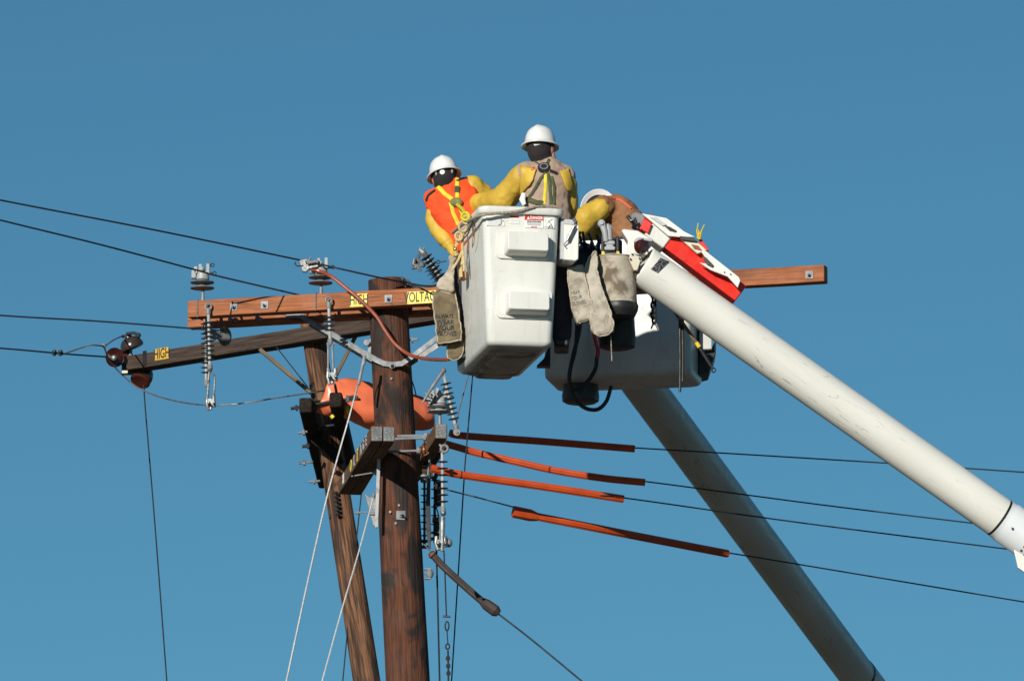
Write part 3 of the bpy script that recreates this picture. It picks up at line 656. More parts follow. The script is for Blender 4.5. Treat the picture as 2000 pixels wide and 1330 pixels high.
for i in range(4):
    mb = MB(); c = A(840 + i * 5, 538 - i * 0 + i * 7 - 14, YA + .15); mb.lathe(c, V((.5, .2, -.8)), [(.01, 0), (.05, .004), (.01, .012)], 16); obj('shed', mb, DARKPOLY, ar)
mb = MB(); mb.tube(spline([A(786, 548, YP - .1), A(810, 556, YP - .3), A(842, 559, YP - .5), A(866, 553, YP - .7)], 6), .007, 6); mb.tube([A(800, 561, YP - .1), A(818, 562, YP - .1)], .006, 6)
tag(obj('lead_wire', mb, WIRE), 'short dark lead wire from the pole top to the ribbed arrester', 'wire')

# brown porcelain bells at the left arm end
YL = o_l.y
def bell(t, c, d, s, mat, prof=None, name='bell'):
    prof = prof or [(.2, -.35), (.9, -.45), (1.03, -.38), (1.05, -.2), (.98, .1), (.82, .36), (.55, .55), (.35, .62), (.3, .8), (.05, .85)]
    mb = MB(); mb.lathe(c, d, [(r * s, h * s) for r, h in prof], 32); return obj(name, mb, mat, t)
bt = thing('bell_insulator', A(262, 690, YL), 'dark brown bell insulator tilted above the left end of the old dark arm', 'insulator', 'brown porcelain bells at the old arm end')
bell(bt, A(256, 672, YL), V((-.38, -.12, .92)), PX(23.5), DARKGLAZE)
mb = MB(); mb.tube([A(256, 676, YL), A(254, 700, YL)], .012, 8); obj('pin', mb, GALV, bt)
mb = MB(); mb.tube([A(246, 652, YL - .05), A(262, 650, YL - .05), A(272, 655, YL - .05)], .011, 8); mb.ball(A(270, 655, YL - .04), .02, 8); mb.ball(A(240, 657, YL - .04), .012, 8); obj('top_clamp', mb, DARKMETAL, bt)
b2 = thing('disc_insulator', A(225, 695, YL - .1), 'pair of glossy red-brown discs facing the camera at the left arm tip', 'insulator', 'brown porcelain bells at the old arm end')
dprof = [(.15, -.45), (.35, -.4), (.4, -.15), (.62, -.2), (.65, 0), (.8, -.06), (.84, .08), (.98, 0), (1.02, .14), (.8, .4), (.3, .6)]
for c, s in ((A(225, 698, YL - .12), 20), (A(245, 696, YL + .02), 17)):
    bell(b2, c, V((-.38, 0.9, .12)) , PX(s), BROWNGLAZE, dprof, 'disc')
mb = MB(); mb.ball(A(223, 699, YL - .2), .022, 10); mb.tube([A(208, 696, YL - .2), A(224, 699, YL - .18)], .009, 8); obj('cap_fitting', mb, CHROME, b2)
mb = MB(); mb.lathe(A(226, 700, YL - .1), V((.9, .9, -.15)), [(.035, 0), (.03, .12), (.045, .2), (.03, .3)], 14); mb.box(A(255, 715, YL + .02), (PX(36), .1, PX(34))); obj('linkage', mb, BLACKRUB, b2, bev=.015)
mb = MB(); mb.box(A(244, 727, YL - .08), (PX(12), .03, PX(6))); obj('plate', mb, CREAM, b2, bev=.002)
b3 = thing('bell_insulator', A(280, 735, YL), 'large dark brown bell hanging under the left end of the old dark arm', 'insulator', 'brown porcelain bells at the old arm end')
bell(b3, A(279, 733, YL + .02), V((.28, .5, .75)), PX(22), DARKGLAZE, [(.1, -.55), (.5, -.55), (.9, -.5), (1.0, -.3), (1.0, .1), (.85, .5), (.6, .8), (.3, 1.1), (.1, 1.2)])
bell(b3, A(276, 740, YL - .0), V((.28, .5, .75)), PX(21.5), BROWNGLAZE, [(.2, -.3), (.8, -.42), (1, -.3), (.9, -.2), (.5, -.15)], 'rim')
b4 = thing('disc_insulator', A(440, 655, 52.6), 'grey-green glazed disc insulator hidden half behind the hanging insulator under the crossarm', 'insulator')
bell(b4, A(440, 657, 52.62), V((-.75, .62, .1)), PX(19), pm('grey_glaze', (.20, .215, .21), (.15, .165, .16), 8, .2, coat=.5), dprof, 'disc')
mb = MB(); mb.lathe(A(434, 658, 52.5), V((-.8, -.55, .1)), [(.02, -.05), (.03, 0), (.022, .05), (.03, .07), (.015, .1)], 12); mb.box(A(418, 659, 52.5), (PX(14), .03, PX(5))); mb.tube([A(418, 664, 52.45), A(422, 655, 52.45)], .01, 8); obj('socket', mb, GALV, b4)
# small dark fittings between the two arms
for i, (px, py) in enumerate(((452, 625), (462, 626), (505, 622), (512, 626))):
    mb = MB(); mb.lathe(AP(px, py, RP, FN) + FN * .01, FN, [(.016, 0), (.016, .02), (.008, .03)], 8); obj('bolt', mb, GALV, rear)
mb = MB(); c = AP(617, 590, FP, FN); p0 = arm_top(472) + V((0, -.03, H / 2)); mb.tube(spline([p0, A(476, 583, p0.y), A(482, 583, p0.y), A(486, 587, p0.y)], 4), .004, 6)
tag(obj('wire_hook', mb, DARKMETAL), 'tiny bent wire hook on top of the crossarm near its left end', 'hook')

# ============================================================ ORANGE BLANKET
secs = []
rings = []
for px, cy, hh, dp, sh in ((630, 776, 33, .06, 13), (642, 777, 35, .09, 10), (660, 778, 38, .12, 5), (685, 781, 43, .15, 2), (718, 796, 50, .17, 0), (760, 806, 51, .17, 0), (800, 806, 41, .15, 0), (825, 808, 36, .12, 0), (843, 810, 29, .09, 0), (850, 811, 24, .06, 0)):
    n = 28; c = A(px, cy, 53.0 + (px - 620) * .0016); ring = []
    for j in range(n):
        q_ = 2 * math.pi * j / n
        zz = math.sin(q_); yy = -math.cos(q_)
        zf = zz * (1 if zz > 0 else 1.0)
        y2 = yy * dp * (1 - .25 * math.sin(q_ * 3) * .5)
        ring.append(c + V((PX(sh) * zz, y2, PX(hh) * zf)))
    rings.append(ring)
mb = MB(); mb.rings(rings, cap=False)
ob = obj('insulating_blanket', mb, CORAL, ang=60)
m_ = ob.modifiers.new('subd', 'SUBSURF'); m_.levels = 2; m_.render_levels = 2
tx = bpy.data.textures.new('folds', 'CLOUDS'); tx.noise_scale = .22
m_ = ob.modifiers.new('disp', 'DISPLACE'); m_.texture = tx; m_.strength = .05; m_.texture_coords = 'LOCAL'
tx = bpy.data.textures.new('creases', 'CLOUDS'); tx.noise_scale = .16; tx.noise_type = 'HARD_NOISE'; tx.noise_depth = 1
m_ = ob.modifiers.new('disp2', 'DISPLACE'); m_.texture = tx; m_.strength = .018; m_.texture_coords = 'LOCAL'
m_ = ob.modifiers.new('sol', 'SOLIDIFY'); m_.thickness = .004
tag(ob, 'coral orange insulating blanket wrapped behind the new pole', 'blanket')
for i, (x0, y0, x1, y1) in enumerate(((676, 793, 681, 808), (647, 811, 651, 816))):
    mb = MB(); mb.tube([A(x0, y0, 52.86), A(x1, y1, 52.86)], .014, 6); tag(obj('blanket_pin', mb, YELPLASTIC), ['yellow clothes-pin clip on the blanket right of the tarred arm', 'small yellow clip at the bottom left corner of the blanket'][i], 'clip')

# ============================================================ WIRES
def wire(pts, r, label, mat=WIRE, cat='wire', name='wire', group=None, k=8, n=6):
    mb = MB(); mb.tube(spline(pts, k) if k > 1 else pts, r, n); return tag(obj(name, mb, mat), label, cat, group)
GW = 'conductor wires'
wire([A(-300, 330, 49.6), A(0, 391, 50.2), A(300, 449, 50.9), A(590, 509, YC + .02), A(650, 522, 51.9), A(735, 541, 52.0), A(790, 552, YP - .1)], PX(1.75), 'topmost of the wires from the left, reaching the clamp on the second pin insulator', group=GW)
wire([A(-300, 355, 49.6), A(0, 430, 50.2), A(200, 479, 50.8), A(392, 530, 51.9), A(420, 538, 52.0), A(600, 580, 52.3)], PX(1.75), 'second wire from the top at left, tied into the leftmost pin insulator', group=GW)
wire([A(-300, 592, 51.5), A(0, 616, 51.9), A(200, 628, 52.3), A(430, 646, 52.6)], PX(1.65), 'third wire at left, ending under the crossarm left end', group=GW)
wire([A(-300, 657, 52.5), A(0, 680, 53.2), A(102, 689, 53.5), A(150, 693, 53.7), A(208, 697, YL - .2)], PX(1.75), 'lowest wire at left, ending at the red-brown discs', group=GW)
cn = thing('splice_connector', A(110, 690, 53.5), 'small dark splice connector on the lowest left wire', 'connector')
for px in (106, 118):
    mb = MB(); mb.ball(A(px, 689, 53.5), (PX(5.5), .02, PX(7)), 8); mb.ball(A(px, 686, 53.47), (.012, .02, .014), 6); obj('connector_body', mb, DARKMETAL, cn, ang=20)
wire([A(122, 692, 53.5), A(160, 679, 53.6), A(180, 674, 53.6), A(204, 675, 53.7), A(222, 664, 53.9), A(240, 656, YL), A(252, 653, YL)], PX(1.5), 'thin jumper looping from the splice up to the tilted dark bell', GREYWIRE)
mb = MB(); mb.ball(A(203, 675, 53.7), .017, 8); tag(obj('wire_clamp', mb, GALV), 'small bright wire clamp left of the dark bell', 'clamp')
wire([A(203, 677, 53.7), A(215, 705, 53.9), A(240, 733, 54), A(275, 760, 54), A(330, 780, 53.8), A(400, 791, 53.3), A(470, 788, 53.2), A(540, 777, 53.2), A(640, 762, 53.3)], PX(1.45), 'slack grey wire sagging from the discs below the arms to the blanket', GREYWIRE)
wire([A(281, 752, YL), A(284, 800, YL), A(303, 1030, YL), A(327, 1345, YL)], PX(1.65), 'thin black vertical wire hanging from the left arm end', group='vertical down wires')
wire([A(540, 678, 53.9), A(602, 757, 53.8)], PX(1.2), 'short thin dark wire between old arm and old pole', k=1)
wire([A(711, 702, YP - .35), A(686, 800, 52.1), A(640, 965, 52), A(600, 1140, 51.8), A(556, 1345, 51.6)], PX(1.75), 'left bright guy wire slanting across the old pole', GUY, group='bright guy wires')
mb = MB(); mb.tube([A(711, 700, YP - .35), A(700, 752, YP - .35)], PX(3.2), 8); mb.tube([A(712, 695, YP - .35), A(710, 712, YP - .35)], PX(3.6), 8)
tag(obj('turnbuckle', mb, GALV), 'grey metal turnbuckle at the head of the left guy wire', 'turnbuckle')
wire([A(729, 972, YP - .1), A(700, 1080, YP - .2), A(665, 1200, YP - .3), A(625, 1345, YP - .4)], PX(1.6), 'right bright guy wire starting at the small plate left of the new pole', GUY, group='bright guy wires')
mb = MB(); mb.ball(A(730, 968, YP - .06), (.014, .02, .022), 8); tag(obj('guy_clamp', mb, GALV), 'small rounded clamp at the head of the right guy wire', 'clamp')
wire([A(706, 962, 53.9), A(690, 1110, 53.9), A(668, 1345, 53.9)], PX(1.45), 'thin dark wire passing down behind the old pole', k=1)
wire([A(926, 700, 52.9), A(908, 910, 52.9), A(881, 1345, 52.9)], PX(1.6), 'long dark wire dropping right of the new pole from behind the front bucket', group='vertical down wires', k=1)
wire([A(918, 715, 51.9), A(913, 740, 51.9), A(894, 812, 51.9), A(891, 838, 51.8)], PX(1.2), 'short thin wire from under the front bucket to the slanting insulator', GREYWIRE)
wire([A(804, 742, 52.7), A(810, 760, 52.7), A(813, 775, 52.8)], PX(1.3), 'very short dark wire behind the pole right edge above the blanket', k=3)
wire([A(849, 985, YP + .1), A(852, 1060, YP + .1), A(859, 1345, YP + .1)], PX(2.1), 'thick black vertical cable nearest the new pole', group='vertical down wires')
ch = thing('hook_line', A(868, 1080, YP), 'black vertical line with hooks and snap links below the bright clamp', 'line')
mb = MB(); mb.tube([A(867, 1075, YP), A(869, 1120, YP), A(872, 1205, YP)], PX(1.65), 6); mb.tube([A(873, 1232, YP), A(875, 1258, YP)], PX(1.3), 6); mb.tube([A(875, 1270, YP), A(876, 1345, YP)], PX(2.1), 6); obj('cord', mb, WIRE, ch)
mb = MB(); mb.tube([A(865, 1203, YP), A(880, 1204, YP)], .007, 6); obj('crossbar', mb, DARKMETAL, ch)
for cy, rx, rz in ((1222, .012, .030), (1262, .012, .018), (1285, .010, .013), (1300, .010, .013), (1314, .010, .013)):
    c = A(873 + (cy - 1222) * .03, cy, YP); mb = MB(); mb.tube([c + V((math.cos(q) * rx, 0, math.sin(q) * rz)) for q in [2 * math.pi * i / 14 for i in range(14)]], .006, 6, closed=True); obj('link', mb, DARKMETAL, ch)

# conductors and hoses at right
GH = 'insulating line hoses on the wires'
def hose(pts, rpx, label, mat=ORANGE, sleeve=None):
    t = thing('line_hose', pts[0], label, 'line hose', GH)
    P = spline(pts, 10); mb = MB(); mb.tube(P, PX(rpx), 20, ridge=-.10, up=(0, -1, 0)); obj('hose', mb, mat, t, ang=15)
    if sleeve:
        mb = MB(); mb.tube(sleeve[0], sleeve[1], 16, ridge=-.06); obj('end_sleeve', mb, mat, t, ang=20)
    return t
h1 = [A(878, 845, 53.72), A(905, 851, 53.74), A(1060, 862, 53.76), A(1240, 876.5, 53.78)]
hose(h1, 7.4, 'uppermost hose on the wires, straight and dark maroon in shade', ORANGE)
wire([h1[-1] - V((.3, 0, -.02)), A(1240, 874.5, 53.78), A(1745, 905, 53.85), A(2000, 922, 53.9), A(2350, 945, 54)], PX(1.45), 'uppermost of four wires at right, beyond the dark maroon hose', group=GW)
h2 = [A(868, 866, 53.14), A(900, 875, 53.14), A(930, 884, 53.15), A(1000, 900, 53.15), A(1090, 920, 53.16), A(1180, 934, 53.17), A(1260, 942, 53.18)]
hose(h2, 7.2, 'second hose from the top, sagging, bright orange then dark', ORANGE)
wire([h2[-1] - V((.2, 0, -.02)), A(1260, 940, 53.18), A(1600, 985, 53.3), A(1905, 1022, 53.4), A(2350, 1075, 53.6)], PX(1.45), 'second wire at right, from the sagging orange hose', group=GW)
h3 = [A(842, 914, 51.7), A(900, 927, 51.75), A(1060, 950, 51.87), A(1218, 974.5, 51.99)]
hose(h3, 7.6, 'third hose from the top, straight bright orange with ridges', ORANGE)
wire([h3[-1] - V((.2, 0, -.02)), A(1218, 972, 51.99), A(1560, 1020, 52.8), A(1960, 1071, 53.2), A(2350, 1120, 53.6)], PX(1.45), 'third wire at right, from the straight ridged hose', group=GW)
mb = MB(); mb.tube([A(904.5, 919, 51.95), A(903, 936, 51.95)], PX(8.6), 4); c = h3[1]; d_ = (h3[2] - h3[1]).normalized()
mb = MB(); mb.lathe(c, d_, [(PX(7.4), -.003), (PX(8.1), -.002), (PX(8.1), .002), (PX(7.4), .003)], 20); tag(obj('hose_seam', mb, BLACKRUB), 'thin black band round the third hose', 'band')
h4 = [A(1040, 1007, 52.2), A(1150, 1028.4, 52.3), A(1250, 1048, 52.5), A(1421, 1081, 52.92)]
hose(h4, 7.8, 'lowest orange hose, with a wider sleeve on its left end', ORANGE,
     ([A(1002, 999, 52.17), A(1036, 1006, 52.2), A(1050, 1009.5, 52.21)], [PX(12), PX(12), PX(8.2)]))
wire([A(868, 955, 52.0), A(935, 972, 52.1), A(1003, 990, 52.17), A(1060, 1005, 52.21)], PX(1.5), 'thin wire leading from the pole to the wide sleeve of the lowest hose', GREYWIRE)
wire([h4[-1] - V((.2, 0, -.03)), A(1421, 1079, 52.92), A(1700, 1125, 53.6), A(2000, 1175, 53.9), A(2350, 1232, 54.2)], PX(1.45), 'lowest wire at right, from the sleeved hose', group=GW)
DH = pm('dark_brown_hose_rubber', (.045, .028, .022), (.03, .02, .016), 12, .7, .2)
hose([A(842, 1080, YP), A(870, 1110, YP - .05), A(930, 1164, YP - .1), A(965, 1192, YP - .12)], 7.2, 'dark brown hose sloping steeply down to the right of the pole', DH,
     ([A(942, 1174, YP - .1), A(950, 1180, YP - .11), A(968, 1193, YP - .12), A(974, 1198, YP - .12)], [PX(8), PX(11), PX(11.5), PX(7)]))
mb = MB(); c = A(844, 1083, YP - .02); mb.lathe(c, V((-.68, .05, .7)), [(PX(7.4), -.01), (PX(8.2), -.005), (PX(8.2), .006), (PX(6), .007), (PX(5), -.002)], 16); tag(obj('hose_collar', mb, pm('faded_red_rubber', (.22, .07, .05), None, 10, .6)), 'reddish collar on the upper mouth of the steep dark hose', 'collar')
wire([A(965, 1192, YP - .12), A(1040, 1250, YP - .15), A(1155, 1345, YP - .2)], PX(1.8), 'wire continuing from the steep dark hose to the bottom edge')
wire([A(828, 1062, YP), A(845, 1082, YP)], PX(1.2), 'short wire from the pole into the steep dark hose', GREYWIRE, k=1)

# ============================================================ LIFT 1: front boom, bucket
B1a = A(1268, 528, 50.5); B1b = A(1950, 1009, 51.15); bd = (B1b - B1a).normalized()
lift1 = thing('boom_lift', B1a + bd * 9, 'upper boom lift, long sunlit white tube boom with red jib and the front bucket', 'boom lift', 'boom lifts')
BF = frame(B1a, bd, V((0, -1, .2)))     # X along boom
r1 = PX(40, 50.7)
mb = MB(); prof = []
mb.rings([[B1a + bd * x + (BF.to_3x3() @ V((0, math.cos(2 * math.pi * j / 64), math.sin(2 * math.pi * j / 64)))) * r_ for j in range(64)]
          for x, r_ in [(-.06, r1 * .9), (-.05, r1 * .985), (-.03, r1)] + [(i * .25, r1) for i in range(12)] + [((B1b - B1a).length, r1)]])
boom1 = obj('boom', mb, WHITEDIRTY, lift1, M=BF, ang=30)
L1 = (B1b - B1a).length
mb = MB(); mb.lathe(B1a, bd, [(r1 * .97, L1 - .0), (r1 * 1.012, L1 + .001), (r1 * 1.012, L1 + .014), (r1 * .97, L1 + .015)], 64); obj('seam_ring', mb, BLACKRUB, boom1)
mb = MB(); mb.lathe(B1a, bd, [(r1 * .9, L1 + .015), (r1 * 1.015, L1 + .016), (r1 * 1.02, L1 + .05), (r1 * 1.06, L1 + .06), (r1 * 1.06, L1 + 6)], 64); obj('lower_boom_section', mb, pm('pale_grey_white_paint', (.66, .68, .69), (.62, .64, .65), 4, .3), lift1)
mb = MB(); mb.prism([A(1980, 1072, 50.95), A(2003, 1085, 50.95), A(2012, 1125, 50.95), A(1988, 1108, 50.95)], (0, .03, 0)); obj('side_flap', mb, WHITE, lift1, bev=.003)
for px, py in ((1962, 1010), (1995, 1075), (2001, 1068)):
    p_ = A(px, py, 50.9); mb = MB(); mb.ball(p_, .009, 8); obj('bolt', mb, DARKMETAL, lift1)
bt1 = bvh_of(boom1)
LABELM = pm('black_label_with_grey_print', (.02, .02, .022), (.17, .17, .17), 130, .5, 0, stretch=(1, .5, 1), lo=.5, hi=.58)
def decal(corners, tree, mats, parent, name='label', nx=8, ny=6, off=.002):
    mb = MB(); G = []
    for i in range(nx + 1):
        for j in range(ny + 1):
            u = i / nx; v = j / ny
            a, b, c, d = corners
            x = (a[0] * (1 - u) + b[0] * u) * (1 - v) + (d[0] * (1 - u) + c[0] * u) * v
            y = (a[1] * (1 - u) + b[1] * u) * (1 - v) + (d[1] * (1 - u) + c[1] * u) * v
            h = hit(x, y, tree, off)
            if h is None: return None
            G.append(h)
    mb.add(G, [(i * (ny + 1) + j, i * (ny + 1) + j + 1, (i + 1) * (ny + 1) + j + 1, (i + 1) * (ny + 1) + j) for i in range(nx) for j in range(ny)])
    return obj(name, mb, mats, parent)
decal([(1271, 526), (1290, 504), (1308, 512), (1285, 534)], bt1, LABELM, boom1)
decal([(1277, 498), (1292, 492), (1305, 501), (1287, 506)], bt1, LABELM, boom1)
# tip: cream plate, white hood, roller
mb = MB(); mb.prism([A(1232, 494, 50.33), A(1253, 503, 50.33), A(1245, 528, 50.35), A(1238, 528, 50.35), A(1228, 505, 50.33)], (0, .06, 0)); tp = obj('tip_plate', mb, CREAM, lift1, bev=.003)
for px, py in ((1235, 497), (1249, 505), (1231, 506)):
    mb = MB(); mb.lathe(A(px, py, 50.325), (0, -1, 0), [(.006, 0), (.006, .008)], 8); obj('rivet', mb, DARKMETAL, tp)
mb = MB(); mb.prism([A(1213, 449, 50.42), A(1219, 447, 50.42), A(1246, 450, 50.42), A(1274, 467, 50.42), A(1272, 475, 50.42), A(1265, 480, 50.42), A(1268, 492, 50.42), A(1258, 500, 50.42), A(1240, 497, 50.42), A(1222, 510, 50.42), A(1226, 470, 50.42)], (0, .16, 0)); obj('tip_casting', mb, WHITE, lift1, bev=.012, segs=3)
mb = MB(); mb.prism([A(1238, 470, 50.34), A(1243, 465, 50.34), A(1250, 463, 50.34), A(1275, 468, 50.36), A(1273, 472, 50.36), A(1250, 468, 50.34), A(1240, 474, 50.34)], (0, .08, 0)); obj('roller_guard', mb, GREYPLATE, lift1, bev=.002)
mb = MB(); c = A(1253, 481, 50.37); mb.lathe(c, V((.75, -.65, 0)), [(.02, -.03), (.045, -.025), (.048, -.01), (.03, 0), (.048, .01), (.045, .025), (.02, .03)], 24); obj('roller', mb, BROWNGLAZE, lift1)
mb = MB(); c = A(1262, 495, 50.37); mb.lathe(c, V((0, -1, .3)), [(.009, 0), (.012, .004), (.006, .008)], 10); obj('bolt', mb, CREAM, lift1)
# red jib beam (square, open end) lying above the boom
J0 = A(1257, 436, 50.72); J1 = A(1444, 577, 50.78); jd = (J1 - J0).normalized()
JF = frame(J0, jd, V((0, -1, .12)))     # local Z points towards the camera
JL = (J1 - J0).length; s_ = PX(19)
jw = .062
mb = MB()
def sq(x, y, z): return [JF @ V((x, sy * y, sz * z)) for sy, sz in ((-1, -1), (1, -1), (1, 1), (-1, 1))]
mb.rings([sq(0, jw, jw), sq(JL, jw, jw), sq(JL, jw - .012, jw - .012), sq(.05, jw - .012, jw - .012)])
jib = obj('jib_beam', mb, RED, lift1, M=JF, bev=.004)
jib['label'] = 'red square jib beam with open end'
def jp(x, y, z): return JF @ V((x, y, z))
# which side of the beam is up in the picture: local Y sign
upy = 1 if jp(0, 1, 0).z > jp(0, -1, 0).z else -1
mb = MB(); mb.box((0, 0, 0), (.15, .15, .15), JF @ Matrix.Translation((.125, 0, 0))); obj('jib_housing', mb, WHITE, jib, bev=.010)
# flat plates facing camera-up (as in the photo)
YJP = 50.62
def plate(pts, Y, dY, mat, name, parent, bev=.003, tilt=0):
    mb = MB(); cy = sum(p[1] for p in pts) / len(pts)
    mb.prism([A(p[0], p[1], Y + (cy - p[1]) * tilt) for p in pts], (0, dY, 0)); return obj(name, mb, mat, parent, bev=bev)
tpl = plate([(1253, 417), (1275, 421), (1302, 426), (1336, 452), (1358, 463), (1325, 463), (1305, 461), (1272, 433)], YJP, .012, WHITE, 'side_plate', jib)
plate([(1269, 424), (1283, 425), (1302, 439), (1294, 441)], YJP - .012, .004, GREYPRINT, 'sticker', jib, bev=0)
plate([(1297, 441), (1308, 443), (1322, 451), (1320, 454), (1308, 451)], YJP - .006, .004, BLACK, 'slot', jib, bev=0)
plate([(1369, 490), (1378, 490), (1443, 541), (1446, 548), (1441, 562), (1421, 540), (1405, 534), (1387, 527), (1366, 513), (1384, 516), (1380, 507)], YJP, .03, WHITE, 'side_plate', jib)
plate([(1328, 466), (1352, 464), (1382, 489), (1362, 496)], YJP + .02, .04, CREAM, 'hinge_block', jib, bev=.006)
plate([(1350, 477), (1364, 480), (1372, 490), (1356, 486)], YJP + .012, .02, pm('rusty_metal', (.35, .12, .05), (.2, .07, .03), 20, .7), 'rusty_pad', jib)
plate([(1328, 461), (1354, 464), (1362, 472), (1350, 471), (1330, 468)], YJP - .002, .02, DARKMETAL, 'hinge_bar', jib, bev=.002)
plate([(1364, 463), (1371, 468), (1385, 489), (1379, 489), (1366, 475)], YJP + .02, .03, RED, 'red_lever', jib)
plate([(1371, 499), (1379, 503), (1394, 518), (1391, 522), (1380, 516)], YJP - .015, .01, DARKMETAL, 'latch', jib, bev=.002)
plate([(1257, 424), (1273, 437), (1266, 456), (1252, 447)], YJP + .0, .05, RED, 'red_end_block', jib)
for px, py in ((1415, 532), (1427, 536)):
    mb = MB(); mb.lathe(A(px, py, YJP - .002), (0, -1, 0), [(.005, 0), (.005, .004)], 10); obj('bolt', mb, DARKMETAL, jib)
# grey cover and black links at jib root
plate([(1232, 418), (1243, 413), (1256, 418), (1262, 424), (1252, 448), (1240, 445), (1232, 430)], 50.7, .10, GREYCOVER, 'root_cover', jib, bev=.012)
mb = MB(); mb.tube([A(1226, 423, 50.66), A(1233, 432, 50.64), A(1240, 428, 50.64), A(1243, 438, 50.64), A(1236, 446, 50.66)], .013, 8); obj('linkage', mb, BLACKRUB, jib)
# yellow tied tape
yt = thing('yellow_tie', A(1364, 465, YJP), 'yellow knotted tape sticking up in a V from the jib', 'tape')
for p in ([(1365, 468), (1361, 452), (1364, 436)], [(1367, 468), (1370, 452), (1376, 439)], [(1362, 466), (1366, 456), (1363, 448)]):
    mb = MB(); mb.tube([A(x, y, YJP) for x, y in p], [PX(4), PX(3.2), PX(1.8)], 6, flat=(1, .5)); obj('tape_end', mb, YELPLASTIC, yt, ang=10)

# ---- front bucket
a_ = R(11); WD = V((math.cos(a_), math.sin(a_), 0)); DD = V((-math.sin(a_), math.cos(a_), 0)); UP = V((0, 0, 1))
YB = 50.0
TL = A(944, 420, YB)                     # front-left below the rim
Wb = PX(150, YB) / math.cos(a_); Db = 1.16
zt = TL.z; zb_ = A(955, 669, YB).z
def rrect(c, hw_, hd, r, n=6):
    out = []
    for sx, sy, a0 in ((1, 1, 0), (-1, 1, 90), (-1, -1, 180), (1, -1, 270)):
        for i in range(n + 1):
            q = R(a0 + 90 * i / n); out.append(c + WD * (sx * (hw_ - r) + r * math.cos(q)) + DD * (sy * (hd - r) + r * math.sin(q)))
    return out
cc = TL + WD * Wb / 2 + DD * Db / 2
def cz(z, dx=0, dy=0): q = V((cc.x, cc.y, z)); return q + WD * dx + DD * dy
Hb = zt - zb_
def tap(z):
    k = (zt - z) / Hb; return Wb / 2 - k * .035, Db / 2 - k * .05, k
rings = []
for z, ins, rr in ((zb_ - .0, .05, .05), (zb_ + .004, .022, .05), (zb_ + .016, .008, .05), (zb_ + .035, 0, .05), (zb_ + Hb * .3, 0, .048), (zb_ + Hb * .6, 0, .046), (zt - .02, 0, .045), (zt + .012, 0, .045)):
    hw0, hd0, k = tap(z); rings.append(rrect(cz(z, .006 * k, .02 * k), hw0 - ins, hd0 - ins, rr))
body_r = list(rings)
# rim (outward lip) then inside wall
hw0, hd0 = Wb / 2, Db / 2
rim = [rrect(cz(zt + .012), hw0 + .022, hd0 + .022, .06), rrect(cz(zt + .022), hw0 + .030, hd0 + .030, .065), rrect(cz(zt + .050), hw0 + .030, hd0 + .030, .065),
       rrect(cz(zt + .058), hw0 + .022, hd0 + .022, .06), rrect(cz(zt + .058), hw0 - .015, hd0 - .015, .04)]
inside = [rrect(cz(zt + .03), hw0 - .02, hd0 - .02, .04), rrect(cz(zb_ + .03), hw0 - .05, hd0 - .07, .04)]
mb = MB(); mb.rings(body_r + rim + inside)
bucket = obj('bucket', mb, WHITE, lift1, bev=0, ang=45)
bucket['label'] = 'front white bucket with two steps on its face'
mb = MB(); hwb, hdb, k_ = tap(zb_); mb.rings([rrect(cz(zb_ - .006, .006, .02), hwb - .053, hdb - .053, .05), rrect(cz(zb_ - .001, .006, .02), hwb - .048, hdb - .048, .05)]); obj('underside', mb, BOTTOM, bucket)
mb = MB(); mb.rings([rrect(cz(zb_ - .022, .02, .10), hwb - .10, hdb - .12, .05), rrect(cz(zb_ - .006, .02, .09), hwb - .08, hdb - .10, .05)]); obj('base_pan', mb, BOTTOM, bucket, bev=.006)
# front face: plane through front, slightly inclined
fn = -DD
def bface(px, py):
    k = None
    P = AP(px, py, cz(zt, 0, -Db / 2), fn)
    for _ in range(3):
        k = (zt - P.z) / Hb; P = AP(px, py, cz(zt, 0, -Db / 2 + .02 * k + .05 * k * 1.0), fn)
    return P
def rr_prism(x0, y0, x1, y1, r, th, ins, mat, name, parent, bev=.0, drop=0, z0=0):
    a, b = bface((x0 + x1) / 2, (y0 + y1) / 2), None
    hw_ = PX(x1 - x0, YB) / 2 / math.cos(a_); hh = PX(y1 - y0, YB) / 2
    def ring(off, ii, dz):
        out = []; rr = max(r - ii * .5, .004)
        for sx, sy, a0 in ((1, 1, 0), (-1, 1, 90), (-1, -1, 180), (1, -1, 270)):
            for i in range(5):
                q = R(a0 + 22.5 * i); x = sx * (hw_ - ii - rr) + rr * math.cos(q); z = sy * (hh - ii - rr) + rr * math.sin(q)
                if z < 0: z += dz
                out.append(a + WD * x + UP * z + fn * off)
        return out
    mb = MB(); mb.rings([ring(-.02, 0, 0), ring(th * .75 + z0, ins * .5, drop * .6), ring(th + z0, ins, drop)]); return obj(name, mb, mat, parent, bev=bev, ang=22)
for (x0, y0, x1, y1), (u0, v0, u1, v1) in (((968, 448, 1077, 508), (983, 456, 1068, 504)), ((969, 564, 1079, 624), (985, 573, 1070, 619))):
    rr_prism(x0, y0, x1, y1, .03, .007, .004, WHITE, 'step_panel', bucket)
    rr_prism(u0, v0, u1, v1, .018, .10, .010, WHITE, 'step', bucket, drop=.018, bev=.004, z0=.007)
